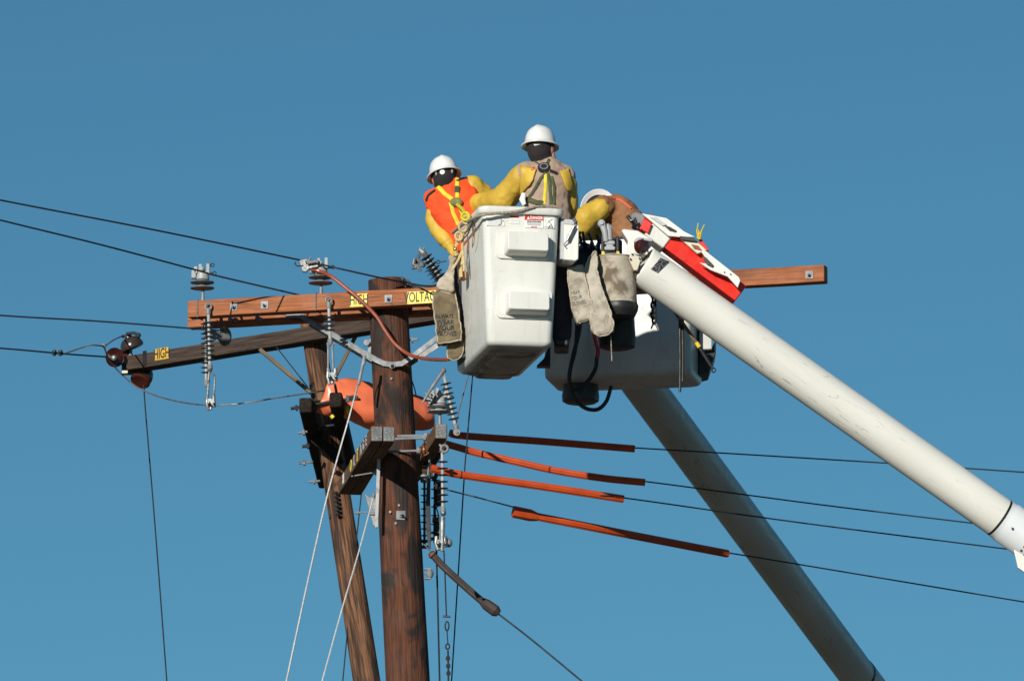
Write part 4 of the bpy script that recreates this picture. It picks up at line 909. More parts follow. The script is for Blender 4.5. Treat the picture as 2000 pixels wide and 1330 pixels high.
# danger label
def blabel(x0, y0, x1, y1, mat, name='label', z=.002):
    c = bface((x0 + x1) / 2, (y0 + y1) / 2 + 2.5); M = faceM(c + fn * z, WD, fn); mb = MB()
    mb.box((0, 0, 0), (PX(x1 - x0, YB), PX(y1 - y0, YB), .001), M); return mb, M
mb, M = blabel(1025, 419, 1061, 443, WHITEPRINT); mb.m = [0] * len(mb.f)
mb.cur = 1; mb.box((0, PX(7.4), .001), (PX(36), PX(9.8), .0012), M)
mb.cur = 2; mb.text('DANGER', PX(8.3), M @ Matrix.Translation((PX(4.5), PX(7.2), .0025)), squeeze=.72, weight=.0006)
mb.prism([M @ V((PX(x), PX(y), .002)) for x, y in ((-14.2, 4.2), (-8.2, 4.2), (-11.2, 10))], M.to_3x3() @ V((0, 0, .0008)))
mb.cur = 3; mb.text('ELECTROCUTION HAZARD', PX(3), M @ Matrix.Translation((0, PX(0), .0015)), squeeze=.72, weight=.0006)
for i in range(4): mb.box((0, -PX(2.6 + i * 1.5), .001), (PX(30 - i * 1.5), PX(.45), .0006), M)
mb.cur = 1; mb.text('KEEP CLEAR', PX(3), M @ Matrix.Translation((0, -PX(10.2), .0015)), squeeze=.72, weight=.0003)
obj('danger_label', mb, [WHITEPRINT, REDPRINT, WHITEPRINT, BLACK], bucket)
mb, M = blabel(949, 423, 985, 439, GREYPRINT); mb.cur = 1
for i in range(8): mb.box((-PX(2), PX(6.4 - i * 1.75), .001), (PX(27 - (i % 3) * 2), PX(.5), .0006), M)
mb.cur = 2; mb.box((PX(11.5), PX(1), .001), (PX(1.3), PX(14), .0006), M); mb.box((0, 0, .001), (PX(5), PX(1.6), .0006), M @ Matrix.Translation((PX(8.5), -PX(5.5), 0)) @ Matrix.Rotation(R(30), 4, 'Z'))
mb.box((0, 0, .001), (PX(4.5), PX(1.2), .0006), M @ Matrix.Translation((PX(15), PX(2.5), 0)) @ Matrix.Rotation(R(-35), 4, 'Z')); mb.box((0, 0, .001), (PX(5), PX(.7), .0006), M @ Matrix.Translation((PX(14), PX(0), 0)) @ Matrix.Rotation(R(45), 4, 'Z'))
obj('instruction_label', mb, [WHITEPRINT, GREYPRINT, BLACK], bucket)
mb, M = blabel(995, 419, 1014, 434, GREYPRINT); mb.cur = 1; mb.box((0, PX(5), .001), (PX(17), PX(4), .0006), M); mb.cur = 2
for i in range(4): mb.box((0, PX(.5 - i * 1.6), .001), (PX(16), PX(.5), .0006), M)
obj('instruction_label', mb, [WHITEPRINT, REDPRINT, GREYPRINT], bucket)
mb, M = blabel(1063, 423, 1083, 444, GREYPRINT); mb.cur = 1
for (x, y, l, a0) in ((-7, 4, 7, 90), (0, 3, 12, 35), (1, 0, 9, -40), (-1, 4, 7, -50), (5, 7, 8, 20), (-6, -8, 6, 0), (-7, -7, 4, 40)):
    mb.box((0, 0, .001), (PX(l), PX(.6), .0006), M @ Matrix.Translation((PX(x), PX(y), 0)) @ Matrix.Rotation(R(a0), 4, 'Z'))
for (x, y, l) in ((0, -7, 5), (3, -6, 8), (6, -8, 5), (-2, -9, 3)):
    mb.box((0, 0, .001), (PX(1.6), PX(l), .0006), M @ Matrix.Translation((PX(x), PX(y), 0)))
obj('pictogram_label', mb, [WHITEPRINT, BLACK], bucket)
# bracket box at its right
BXY = 50.12
mb = MB(); mb.prism([A(1102, 438, BXY), A(1131, 440, BXY), A(1130, 506, BXY), A(1124, 510, BXY), A(1102, 507, BXY)], DD * .22); obj('side_box', mb, WHITE, lift1, bev=.006)
mb = MB(); mb.prism([A(1096, 427, BXY + .02), A(1128, 430, BXY + .02), A(1128, 440, BXY + .02), A(1103, 438, BXY + .02), A(1103, 507, BXY + .02), A(1094, 506, BXY + .02)], DD * .25); obj('mount_plate', mb, GREYPLATE, lift1, bev=.003)
mb = MB(); mb.tube([A(1122, 441, BXY - .03), A(1108, 470, BXY - .03)], .010, 10); mb.tube([A(1123, 432, BXY - .02), A(1121, 443, BXY - .03)], .004, 6); mb.tube([A(1125, 430, BXY - .02), A(1118, 452, BXY - .03)], .003, 6); mb.tube([A(1108, 470, BXY - .03), A(1101, 478, BXY - .02), A(1105, 483, BXY - .02)], .004, 6); mb.ball(A(1122, 430, BXY - .01), .013, 8); obj('latch_rod', mb, CHROME, lift1)
mb = MB(); mb.prism([A(1062, 700, 50.9), A(1075, 668, 50.9), A(1075, 714, 50.9), A(1048, 714, 50.9)], (0, .1, 0)); obj('lower_bracket', mb, DARKMETAL, lift1, bev=.004)
# arm linking bucket and boom tip (behind)
mb = MB(); mb.box((A(1105, 530, 50.95) + A(1230, 530, 50.95)) / 2, (PX(150), .1, .12)); obj('bucket_mount', mb, DARKMETAL, lift1, bev=.01)

# ============================================================ LIFT 2: rear boom and bucket
Y2 = 52.45
C1 = A(1216, 700, Y2 + .62); C2 = A(1684, 1330, Y2 + .62 + 4.35)
cd = (C2 - C1).normalized()
lift2 = thing('boom_lift', C1 + cd * 8, 'lower boom lift, shaded grey-white tube boom carrying the rear bucket', 'boom lift', 'boom lifts')
CF = frame(C1, cd, V((0, -1, .2)))
r2 = PX(39.5, 52.2)
L2 = (C2 - C1).length
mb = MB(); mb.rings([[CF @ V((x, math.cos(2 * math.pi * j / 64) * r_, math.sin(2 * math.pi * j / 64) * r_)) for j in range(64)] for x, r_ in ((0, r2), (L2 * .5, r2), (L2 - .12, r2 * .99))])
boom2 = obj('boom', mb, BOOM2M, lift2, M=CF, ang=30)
mb = MB(); mb.lathe(C1, cd, [(r2 * .9, L2 - .12), (r2 * 1.02, L2 - .118), (r2 * 1.02, L2 - .10), (r2 * .97, L2 - .098)], 64); obj('seam_ring', mb, BLACKRUB, boom2)
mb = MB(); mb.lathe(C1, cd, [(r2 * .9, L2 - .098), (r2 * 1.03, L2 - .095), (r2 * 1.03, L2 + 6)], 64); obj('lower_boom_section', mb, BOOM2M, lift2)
# rear bucket: wide face towards the camera
b_ = R(-11); WD1 = V((math.cos(b_), math.sin(b_), 0)); DD1 = V((-math.sin(b_), math.cos(b_), 0))
WDs, DDs = WD, DD
WD, DD = WD1, DD1
W2 = PX(291, Y2); D2b = .50; z2t = A(1220, 468, Y2).z; z2b = A(1220, 729, Y2).z
c2 = V(((A(1071, 650, Y2).x + A(1366, 650, Y2).x) / 2, Y2 + D2b / 2, 0))
def c2z(z, dx=0, dy=0): return V((c2.x, c2.y, z)) + WD * dx + DD * dy
rg = []
for z, iw, idp, dy, fr in ((z2b - .024, .035, .05, .0, .05), (z2b - .018, .016, .03, .0, .055), (z2b - .004, .004, .010, 0, .055), (z2b + .02, 0, 0, 0, .055), (z2b + .3, 0, 0, 0, .05), (z2t, 0, 0, 0, .05)):
    rg.append(rrect(c2z(z, 0, dy), W2 / 2 - iw, D2b / 2 - idp, fr))
rg += [rrect(c2z(z2t), W2 / 2 - .03, D2b / 2 - .03, .04), rrect(c2z(z2b + .03), W2 / 2 - .05, D2b / 2 - .05, .04)]
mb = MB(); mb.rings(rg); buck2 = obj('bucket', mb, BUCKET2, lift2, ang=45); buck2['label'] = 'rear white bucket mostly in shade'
mb = MB(); mb.prism([A(1366, 622, Y2 + .15), A(1391, 640, Y2 + .15), A(1391, 682, Y2 + .15), A(1366, 684, Y2 + .15)], (0, .3, 0)); obj('side_box', mb, BUCKET2, lift2, bev=.008)
mb = MB(); mb.prism([A(1366, 684, Y2 + .2), A(1388, 684, Y2 + .2), A(1399, 660, Y2 + .2), A(1398, 690, Y2 + .2), A(1385, 726, Y2 + .2), A(1364, 732, Y2 + .2)], (0, .3, 0)); obj('lower_guard', mb, BLACKRUB, lift2, bev=.006)
mb = MB(); mb.lathe(A(1134, 787, Y2 + .3), V((0, 0, 1)), [(PX(30), 0), (PX(36), .012), (PX(37), .04), (PX(34), .13)], 32); obj('under_drum', mb, DARKPOLY, lift2)
YK = 51.15
mb = MB(); mb.box(A(1160, 565, YK), (PX(110), .2, PX(100))); mb.box(A(1130, 585, YK - .1), (PX(50), .12, PX(70))); mb.box(A(1120, 520, YK), (PX(50), .2, PX(50))); obj('control_console', mb, BLACKRUB, lift1, bev=.02, segs=3)  # black boxes added in the dark gap to block light
mb = MB(); mb.loft([(A(1150, 478, YK), .02, .03), (A(1144, 490, YK), PX(20), .06), (A(1138, 515, YK), PX(28), .08), (A(1132, 545, YK), PX(24), .08)], 16, 3); obj('console_cover', mb, BLACKCLOTH, lift1)
mb = MB(); mb.box(A(1195, 500, YK + .02), (PX(40), .1, PX(60))); obj('valve_block', mb, BLACKRUB, lift1, bev=.015)
for i in range(9):
    x = 1130 + i * 8 + random.uniform(-3, 3); mb = MB(); mb.tube(spline([A(x, 505, YK - .02), A(x + random.uniform(-8, 8), 482, YK - .04), A(x + random.uniform(-6, 10), 460 + random.uniform(-8, 12), YK)], 5), .009, 8); obj('control_lever', mb, BLACKRUB if i % 3 else DARKMETAL, lift1)
for i in range(6):
    mb = MB(); mb.lathe(A(1128 + i * 7, 478 + (i % 2) * 9, YK - .1), V((random.uniform(-.5, .5), -1, .4)), [(.012, 0), (.014, .02), (.008, .035)], 8); obj('hose_fitting', mb, CHROME if i != 2 else DARKMETAL, lift1)
# hoses
def hoseline(pts, rpx, mat, label=None):
    mb = MB(); mb.tube(spline(pts, 8), PX(rpx), 10); o = obj('hydraulic_hose', mb, mat, lift2)
    if label: o['label'] = label
YH = Y2 - .1; YV = 50.85
hoseline([A(1140, 600, YH), A(1131, 650, YH), A(1118, 700, YH), A(1112, 742, YH), A(1122, 760, YH), A(1145, 748, YH), A(1162, 722, YH), A(1166, 698, YH)], 4.2, BLACKRUB)
hoseline([A(1166, 700, YH), A(1168, 685, YH), A(1164, 668, YH), A(1158, 640, YH)], 4.2, pm('red_hose', (.45, .015, .015), None, 10, .35), 'red sleeved stretch of hose')
hoseline([A(1128, 610, YH + .03), A(1124, 680, YH + .03), A(1112, 730, YH + .03), A(1118, 768, YH + .03), A(1138, 794, YH + .03), A(1165, 800, YH + .03), A(1184, 784, YH + .03), A(1194, 754, YH + .04)], 4.0, BLACKRUB)
for px in (1328, 1333.5):
    hoseline([A(px, 612, YV), A(px, 650, YV), A(px + .5, 700, YV), A(px, 765 if px < 1330 else 745, YV)], 2.8, BLACKRUB)
mb = MB(); mb.box(A(1330, 618, YV), (PX(11), .03, PX(16))); obj('hose_sleeve', mb, GREYCOVER, lift2, bev=.003)
st = thing('hot_stick', A(1310, 600, YV), 'brown and yellow stick slanting across the rear bucket, black tip with an eye', 'stick')
mb = MB(); mb.tube([A(1306, 592, YV), A(1362, 672, YV)], PX(3.4), 8); obj('handle', mb, OLIVEBRACE, st)
mb = MB(); mb.tube([A(1360, 669, YV), A(1366, 678, YV)], PX(4.2), 8); obj('grip', mb, YELPLASTIC, st)
mb = MB(); mb.tube([A(1366, 678, YV), A(1390, 716, YV)], PX(3.6), 8); obj('shaft', mb, BLACKRUB, st)
c = A(1394, 723, YV); mb = MB(); mb.tube([c + V((math.cos(q) * .011, 0, math.sin(q) * .014)) for q in [2 * math.pi * i / 14 for i in range(14)]], .005, 6, closed=True); mb.tube([A(1389, 714, YV), A(1392, 718, YV)], .01, 6); obj('eye', mb, DARKMETAL, st)
cn = thing('hanging_chain', A(1276, 575, 50.7), 'short dark chain hanging from the boom in front of the rear bucket', 'chain')
for i in range(6):
    c = A(1277 + (i % 2) * 1.5 - 1, 576 + i * 10, 50.7); mb = MB()
    mb.tube([c + (V((math.cos(q) * .010, 0, math.sin(q) * .024)) if i % 2 else V((math.cos(q) * .014, -math.sin(q) * .0, math.sin(q) * .022))) for q in [2 * math.pi * k / 12 for k in range(12)]], .008, 6, closed=True); obj('link', mb, BLACKRUB, cn)
mb = MB(); mb.tube([A(1277, 628, 50.7), A(1272, 642, 50.7)], .006, 6); mb.tube([A(1279, 632, 50.7), A(1285, 644, 50.7)], .004, 6); obj('hook', mb, GREYWIRE, cn)
WD, DD = WDs, DDs

# ---- canvas tool bucket, bags
YC2 = 50.45
tb = thing('canvas_tool_bucket', A(1205, 600, YC2), 'round stained canvas tool bucket hanging between bucket and boom tip', 'tool bucket')
mb = MB(); cT = A(1199, 505, YC2); cB = A(1209, 596, YC2); dT = (cB - cT)
nn_ = 36; rg = []
for k, (t_, r_) in enumerate(((-.02, 37), (0, 38.5), (.05, 38.5), (.07, 37), (.3, 36.5), (.6, 36.2), (.9, 35.5), (1.0, 35))):
    c = cT + dT * t_; rg.append([c + V((math.cos(2 * math.pi * j / nn_) * PX(r_) * (1 + .012 * math.sin(j * 1.7 + k * .6)), math.sin(2 * math.pi * j / nn_) * PX(r_), 0)) for j in range(nn_)])
rg.insert(0, [cT + dT * .5 + V((math.cos(2 * math.pi * j / nn_) * PX(34), math.sin(2 * math.pi * j / nn_) * PX(34), 0)) for j in range(nn_)])
mb.rings(rg); obj('canvas_wall', mb, CANVAS, tb, ang=50)
mb = MB(); mb.tube([cT + V((math.cos(2 * math.pi * j / 36) * PX(38.5), math.sin(2 * math.pi * j / 36) * PX(38.5), 0)) for j in range(36)], .006, 6, closed=True); obj('top_hoop', mb, CANVAS, tb)
mb = MB(); mb.lathe(cB - V((0, 0, PX(26))), V((0, 0, 1)), [(PX(22), 0), (PX(30), .01), (PX(36), .05), (PX(37), PX(26) - .01), (PX(35), PX(26) + .01)], 32); obj('rubber_boot', mb, BLACKRUB, tb)
mb = MB(); mb.tube([A(1239, 515, YC2), A(1243, 530, YC2 - .05), A(1240, 545, YC2 - .03)], .009, 8); mb.ball(A(1243, 598, YC2), .014, 8); obj('hanger', mb, pm('rust_brown_metal', (.08, .05, .035), None, 20, .7), tb)
# second black boot beneath in shade
mb = MB(); mb.lathe(A(1205, 682, YC2 + .28), V((0, 0, 1)), [(PX(24), 0), (PX(34), .012), (PX(36), .06), (PX(33), .22)], 32); tag(obj('black_tool_bucket', mb, BLACKRUB), 'plain black round bucket in shade under the canvas tool bucket', 'bucket')
# cutter tool in the bucket
ct = thing('hydraulic_cutter', A(1192, 495, YC2), 'grey metal hydraulic cutter with two upright jaws standing in the canvas bucket', 'tool')
mb = MB(); mb.tube([A(1184, 472, YC2 - .03), A(1181, 452, YC2 - .03), A(1176, 438, YC2 - .03)], [.017, .020, .022], 12); mb.ball(A(1175, 437, YC2 - .035), (.026, .018, .028), 12); mb.lathe(A(1175, 437, YC2 - .05), (0, -1, 0), [(.01, 0), (.01, .012)], 8); obj('jaw', mb, GREYPOLY, ct)
mb = MB(); mb.tube([A(1190, 470, YC2 - .01), A(1189, 452, YC2 - .01), A(1187, 438, YC2 - .01)], [.024, .022, .012], 12); mb.tube([A(1192, 440, YC2 - .01), A(1193, 455, YC2 - .01)], .008, 8); obj('jaw', mb, GREYPOLY, ct)
mb = MB(); mb.box(A(1191, 476, YC2), (PX(20), .07, PX(8))); mb.box(A(1191, 487, YC2), (PX(21), .07, PX(8))); mb.box(A(1191, 481, YC2), (PX(14), .06, PX(18))); obj('head_block', mb, GREYPOLY, ct, bev=.008)
mb = MB()
for px in (1177, 1206): mb.box(A(px, 480, YC2), (PX(6), .05, PX(34)))
mb.box(A(1191, 495, YC2 + .02), (PX(26), .06, PX(14))); obj('side_guard', mb, BLACKRUB, ct, bev=.006)
for px in (1178, 1207):
    mb = MB(); mb.prism([A(px - 3, 499, YC2 - .03), A(px - 3, 491, YC2 - .03), A(px + 2, 491, YC2 - .03), A(px + 4, 499, YC2 - .03)], (0, .03, 0)); obj('yellow_tab', mb, YELPLASTIC, ct)

def bag(name, label, secs, mat, text=None, p=7, disp=.017, sc_=.055, strap=None):
    t = thing(name, V(secs[0][0]), label, 'glove bag', 'canvas glove bags'); mb = MB()
    S2_ = []
    for i in range(len(secs) - 1):
        k = max(1, int((secs[i + 1][0] - secs[i][0]).length / .012))
        for q in range(k): u = q / k; S2_.append((secs[i][0].lerp(secs[i + 1][0], u), secs[i][1] * (1 - u) + secs[i + 1][1] * u, secs[i][2] * (1 - u) + secs[i + 1][2] * u))
    S2_.append(secs[-1]); mb.loft(S2_, 56, p); o = obj('bag_body', mb, mat, t, ang=70)
    for ns, st in ((sc_ * 2.2, disp * 1.5), (sc_ * .7, disp)):
        tx = bpy.data.textures.new('crumple', 'CLOUDS'); tx.noise_scale = ns; tx.noise_depth = 3; tx.noise_type = 'HARD_NOISE'
        m = o.modifiers.new('d', 'DISPLACE'); m.texture = tx; m.strength = st; m.texture_coords = 'LOCAL'
    bpy.context.view_layer.update(); e = o.evaluated_get(bpy.context.evaluated_depsgraph_get()); me = e.to_mesh()
    P = [WM[o.name] @ v.co for v in me.vertices]; e.to_mesh_clear(); nr = len(S2_); cs = [sum((P[i * 56 + j] for j in range(56)), V()) / 56 for i in range(nr)]
    def out(i, j, k=.0015): p_ = P[i * 56 + j]; return p_ + (p_ - cs[i]).normalized() * k
    front = sorted((7, 21, 35, 49), key=lambda j: P[(nr // 2) * 56 + j].y)[:2]
    for j in front:
        mb = MB(); mb.tube([out(i, j) for i in range(3, nr)], .0042, 6); obj('seam', mb, SEAM, o)
    j0, j1 = min(front), max(front)
    rng = range(j0, j1 + 1) if j1 - j0 < 20 else list(range(j1, 56)) + list(range(0, j0 + 1))
    mb = MB(); mb.tube([out(nr - 1, j) for j in rng], .0042, 6); obj('seam', mb, SEAM, o)
    return t, o
def on_surface_text(word, cx, cy, size, ang, tree, parent, mat=FADEPRINT, off=.004, squeeze=.9):
    for attempt in range(6):
        tmp = MB(); tmp.text(word, size, Matrix.Identity(4), depth=0, squeeze=squeeze, weight=.0008)
        q = R(ang); P = []; k = 1 / PX(1); ok = True
        for v in tmp.v:
            x = cx + (v.x * math.cos(q) + v.y * math.sin(q)) * k; y = cy - (-v.x * math.sin(q) + v.y * math.cos(q)) * k
            hh = hit(x, y, tree, off)
            if hh is None: ok = False; break
            P.append(hh)
        if ok:
            mb = MB(); mb.add(P, tmp.f); return obj('lettering', mb, mat, parent, smooth=False)
        size *= .92; squeeze *= .93
# right pair of bags
YG = 50.28
t, o = bag('glove_bag', 'pale canvas glove bag with faded lettering, left of the round tool bucket', [(A(1122, 517, YG), .015, .006), (A(1123, 520, YG), PX(17), .02), (A(1127, 550, YG), PX(20), .04), (A(1134, 590, YG), PX(22), .052), (A(1141, 616, YG), PX(22), .055), (A(1145, 628, YG), PX(20), .05), (A(1146, 631, YG), PX(16), .03)], CANVASBAG)
tr = bvh_of(o)
for i, (wd, cx, cy) in enumerate((('ALWAYS', 1121, 561), ('WEAR', 1123, 572), ('YOUR', 1126, 582), ('GLOVES', 1130, 592))): on_surface_text(wd, cx, cy, .042, -14 + 2, tr, o)
t, o = bag('glove_bag', 'pale canvas glove bag without visible lettering, hanging lowest beside the tool bucket', [(A(1162, 488, YG + .05), .008, .006), (A(1160, 500, YG + .04), PX(8), .015), (A(1153, 530, YG + .02), PX(14), .03), (A(1160, 570, YG), PX(19), .035), (A(1170, 610, YG - .02), PX(23), .04), (A(1177, 640, YG - .04), PX(25), .045), (A(1180, 652, YG - .04), PX(20), .035), (A(1181, 657, YG - .04), PX(10), .02)], CANVASBAG)
wire([A(1193, 655, YG), A(1194, 680, YG), A(1195, 705, YG)], PX(1.1), 'thin pale cord dangling from the lowest pale glove bag', ROPE, 'cord', 'cord', k=4)
# left bags on the front bucket's side
YG2 = 50.75
t, o = bag('glove_bag', 'brown canvas glove bag with faded lettering on the left side of the front bucket', [(A(866, 562, YG2), .03, .008), (A(867, 568, YG2), PX(24), .03), (A(870, 600, YG2), PX(27), .05), (A(875, 640, YG2), PX(27), .06), (A(878, 667, YG2), PX(26), .055), (A(879, 673, YG2), PX(24), .05)], OLIVEBAG)
tr = bvh_of(o)
for i, (wd, cy) in enumerate((('ALWAYS', 618), ('WEAR', 630), ('YOUR', 641), ('GLOVES', 652))): on_surface_text(wd, 868 + i * 1.5, cy, .045, 0, tr, o, BLACK)
mb = MB(); mb.loft([(A(866, 574, YG2 - .03), PX(22), .03), (A(872, 556, YG2 - .02), PX(19), .03), (A(878, 540, YG2), PX(12), .025), (A(881, 524, YG2), PX(7), .02), (A(883, 508, YG2), PX(9), .02), (A(888, 494, YG2), PX(7), .015)], 20, 3); o = obj('bag_flap', mb, CANVAS, t)
m = o.modifiers.new('s', 'SUBSURF'); m.levels = 3; m.render_levels = 3; m = o.modifiers.new('d', 'DISPLACE'); tx = bpy.data.textures.new('c', 'CLOUDS'); tx.noise_scale = .10; tx.noise_type = 'HARD_NOISE'; tx.noise_depth = 1; m.texture = tx; m.strength = .035; m.texture_coords = 'LOCAL'
t, o = bag('glove_bag', 'second brown bag behind the lettered one, its crumpled bottom lower against the bucket', [(A(894, 545, YG2 + .1), .02, .01), (A(896, 560, YG2 + .1), PX(13), .03), (A(898, 620, YG2 + .1), PX(13), .04), (A(894, 665, YG2 + .08), PX(17), .05), (A(888, 690, YG2 + .06), PX(19), .05), (A(888, 702, YG2 + .06), PX(15), .04), (A(889, 706, YG2 + .06), PX(6), .02)], OLIVEBAG, disp=.02)
# pulley / wooden block with rope rings
bk = thing('rope_block', A(902, 545, 50.5), 'small varnished wooden rope block hanging on the bucket side', 'pulley block')
mb = MB(); mb.prism([A(897, 519, 50.5), A(903, 516, 50.5), A(911, 530, 50.5), A(911, 543, 50.5), A(906, 547, 50.5), A(896, 545, 50.5)], (0, .05, 0)); obj('cheek', mb, WOODBLOCK, bk, bev=.005)
mb = MB(); mb.prism([A(896, 517, 50.46), A(902, 515, 50.46), A(904, 541, 50.46), A(896, 542, 50.46)], (0, .02, 0)); obj('front_cheek', mb, pm('pale_varnished_wood', (.55, .36, .15), (.45, .28, .1), 9, .5, .2, (4, 4, .6)), bk, bev=.004)
rp = thing('rope_sling', A(900, 480, 50.4), 'tan rope sling with loops on the front-left corner of the bucket rim', 'rope')
for pts in ([(905, 455), (903, 480), (904, 500), (902, 518)], [(893, 470), (889, 488), (891, 500)], [(902, 492), (895, 508), (885, 524), (882, 530)], [(903, 495), (906, 510), (906, 530)], [(898, 440), (898, 465), (892, 480)]):
    mb = MB(); mb.tube(spline([A(x, y, 50.42) for x, y in pts], 5), PX(2.6), 8); obj('cord', mb, TANROPE, rp)
for cx, cy, r_, tl in ((911, 430, 8, .5), (904, 443, 9, -.3), (896, 462, 8, .2), (909, 423, 9, 1.0)):
    c = A(cx, cy, 50.2 if cy < 450 else 50.4); mb = MB(); mb.tube([c + V((math.cos(q) * PX(r_) * .8, math.sin(q) * PX(r_) * tl, math.sin(q) * PX(r_))) for q in [2 * math.pi * i / 18 for i in range(18)]], PX(2.5), 8, closed=True); obj('loop', mb, TANROPE if cy != 423 else YELSTRAP, rp)
mb = MB(); mb.ball(A(889, 487, 50.42), (.012, .012, .02), 10); mb.tube([A(887, 480, 50.42), A(889, 494, 50.42)], .006, 6); obj('snap_hook', mb, pm('brass', (.4, .28, .09), None, 10, .3, metal=.9), rp)
YR = YB - .05
ry = lambda x, o=.042: YB - o + (x - 944) * PX(1) * math.tan(a_)
mb = MB(); Pr = spline([A(884, 455, 50.55), A(905, 438, 50.27), A(925, 427, 50.06), A(943, 420, ry(943)), A(970, 417, ry(970)), A(1000, 414.5, ry(1000)), A(1022, 410.5, ry(1022)), A(1040, 405, ry(1040)), A(1060, 402.5, ry(1060)), A(1088, 404, ry(1088))], 8)
mb.tube(Pr, [PX(2.9) if i < 58 else PX(1.6) for i in range(len(Pr))], 8, ridge=.06); tag(obj('rope', mb, ROPE), 'braided grey-tan rope draped along the rim of the front bucket', 'rope')
wire([A(924, 430, 50.05), A(915, 455, 50.1), A(907, 465, 50.15)], PX(1.2), 'thin dark cord hanging from the rim on the bucket side', DARKMETAL, 'cord', 'cord', k=3)

# ============================================================ PEOPLE
def remesh(o, vox, smooth=6, disp=0, ns=.1):
    m = o.modifiers.new('r', 'REMESH'); m.mode = 'VOXEL'; m.voxel_size = vox; m.use_smooth_shade = True
    m = o.modifiers.new('s', 'SMOOTH'); m.factor = .5; m.iterations = smooth
    if disp:
        tx = bpy.data.textures.new('wrinkle', 'CLOUDS'); tx.noise_scale = ns; tx.noise_depth = 2
        m = o.modifiers.new('d', 'DISPLACE'); m.texture = tx; m.strength = disp; m.texture_coords = 'LOCAL'
    return o
def hand(mb, wrist, d, side):
    """palm, four bent fingers, thumb"""
    d = V(d).normalized(); s = d.orthogonal().normalized(); n = d.cross(s)
    mb.caps(wrist, wrist + d * .07, .026, .03, 10)
    for i, L in enumerate((.068, .078, .073, .058)):
        b = wrist + d * .08 + s * ((i - 1.5) * .019)
        mb.caps(b, b + d * L * .5 - n * .008, .009, .0085, 8); mb.caps(b + d * L * .5 - n * .008, b + d * L * .8 - n * .035, .0085, .0075, 8)
    tb_ = wrist + d * .025 + s * side * .028
    mb.caps(tb_, tb_ + d * .03 + s * side * .03 - n * .01, .012, .010, 8); mb.caps(tb_ + d * .03 + s * side * .03 - n * .01, tb_ + d * .06 + s * side * .032 - n * .02, .010, .008, 8)
def hardhat(parent, c, up, fwd, s=1.0, brim=.128, nm='hard_hat'):
    M = frameZ(c, up, fwd); mb = MB(); n = 40; rg = []
    for r_, h in ((.098, -.012), (.100, .0), (.1, .004)): pass
    prof = [(.094, -.002), (brim - .004, -.020), (brim, -.017), (brim, -.013), (.104, .006), (.102, .02), (.097, .05), (.084, .082), (.062, .105), (.035, .118), (.003, .122)]
    for r_, h in prof:
        ring = []
        for j in range(n):
            q = 2 * math.pi * j / n; el = 1.10 if abs(math.cos(q)) > 0 else 1
            x = r_ * math.cos(q) * 1.08; y = r_ * math.sin(q) * .94; hz = h
            if h > .05: hz += .007 * math.exp(-(y / .012) ** 2)
            ring.append(M @ V((x * s, y * s, hz * s)))
        rg.append(ring)
    inner = [[M @ V((r_ * math.cos(2 * math.pi * j / n) * 1.08 * s, r_ * math.sin(2 * math.pi * j / n) * .94 * s, h * s)) for j in range(n)] for r_, h in ((.003, .112), (.06, .098), (.085, .07), (.094, .02), (.094, -.002))]
    mb.rings(inner + rg); return obj(nm, mb, HAT, parent, ang=50), M
def strap(pts, tree, parent, mat, w_=.022, name='harness_strap', off=.006):
    P = []
    for i in range(len(pts) - 1):
        for k in range(5):
            t = k / 5; h = hit(pts[i][0] * (1 - t) + pts[i + 1][0] * t, pts[i][1] * (1 - t) + pts[i + 1][1] * t, tree, off)
            if h is not None: P.append(h)
    h = hit(*pts[-1], tree, off)
    if h is not None: P.append(h)
    if len(P) < 2: return
    mb = MB(); mb.tube(P, w_ / 2, 8, flat=(.25, 1), up=(0, -1, 0)); return obj(name, mb, mat, parent)

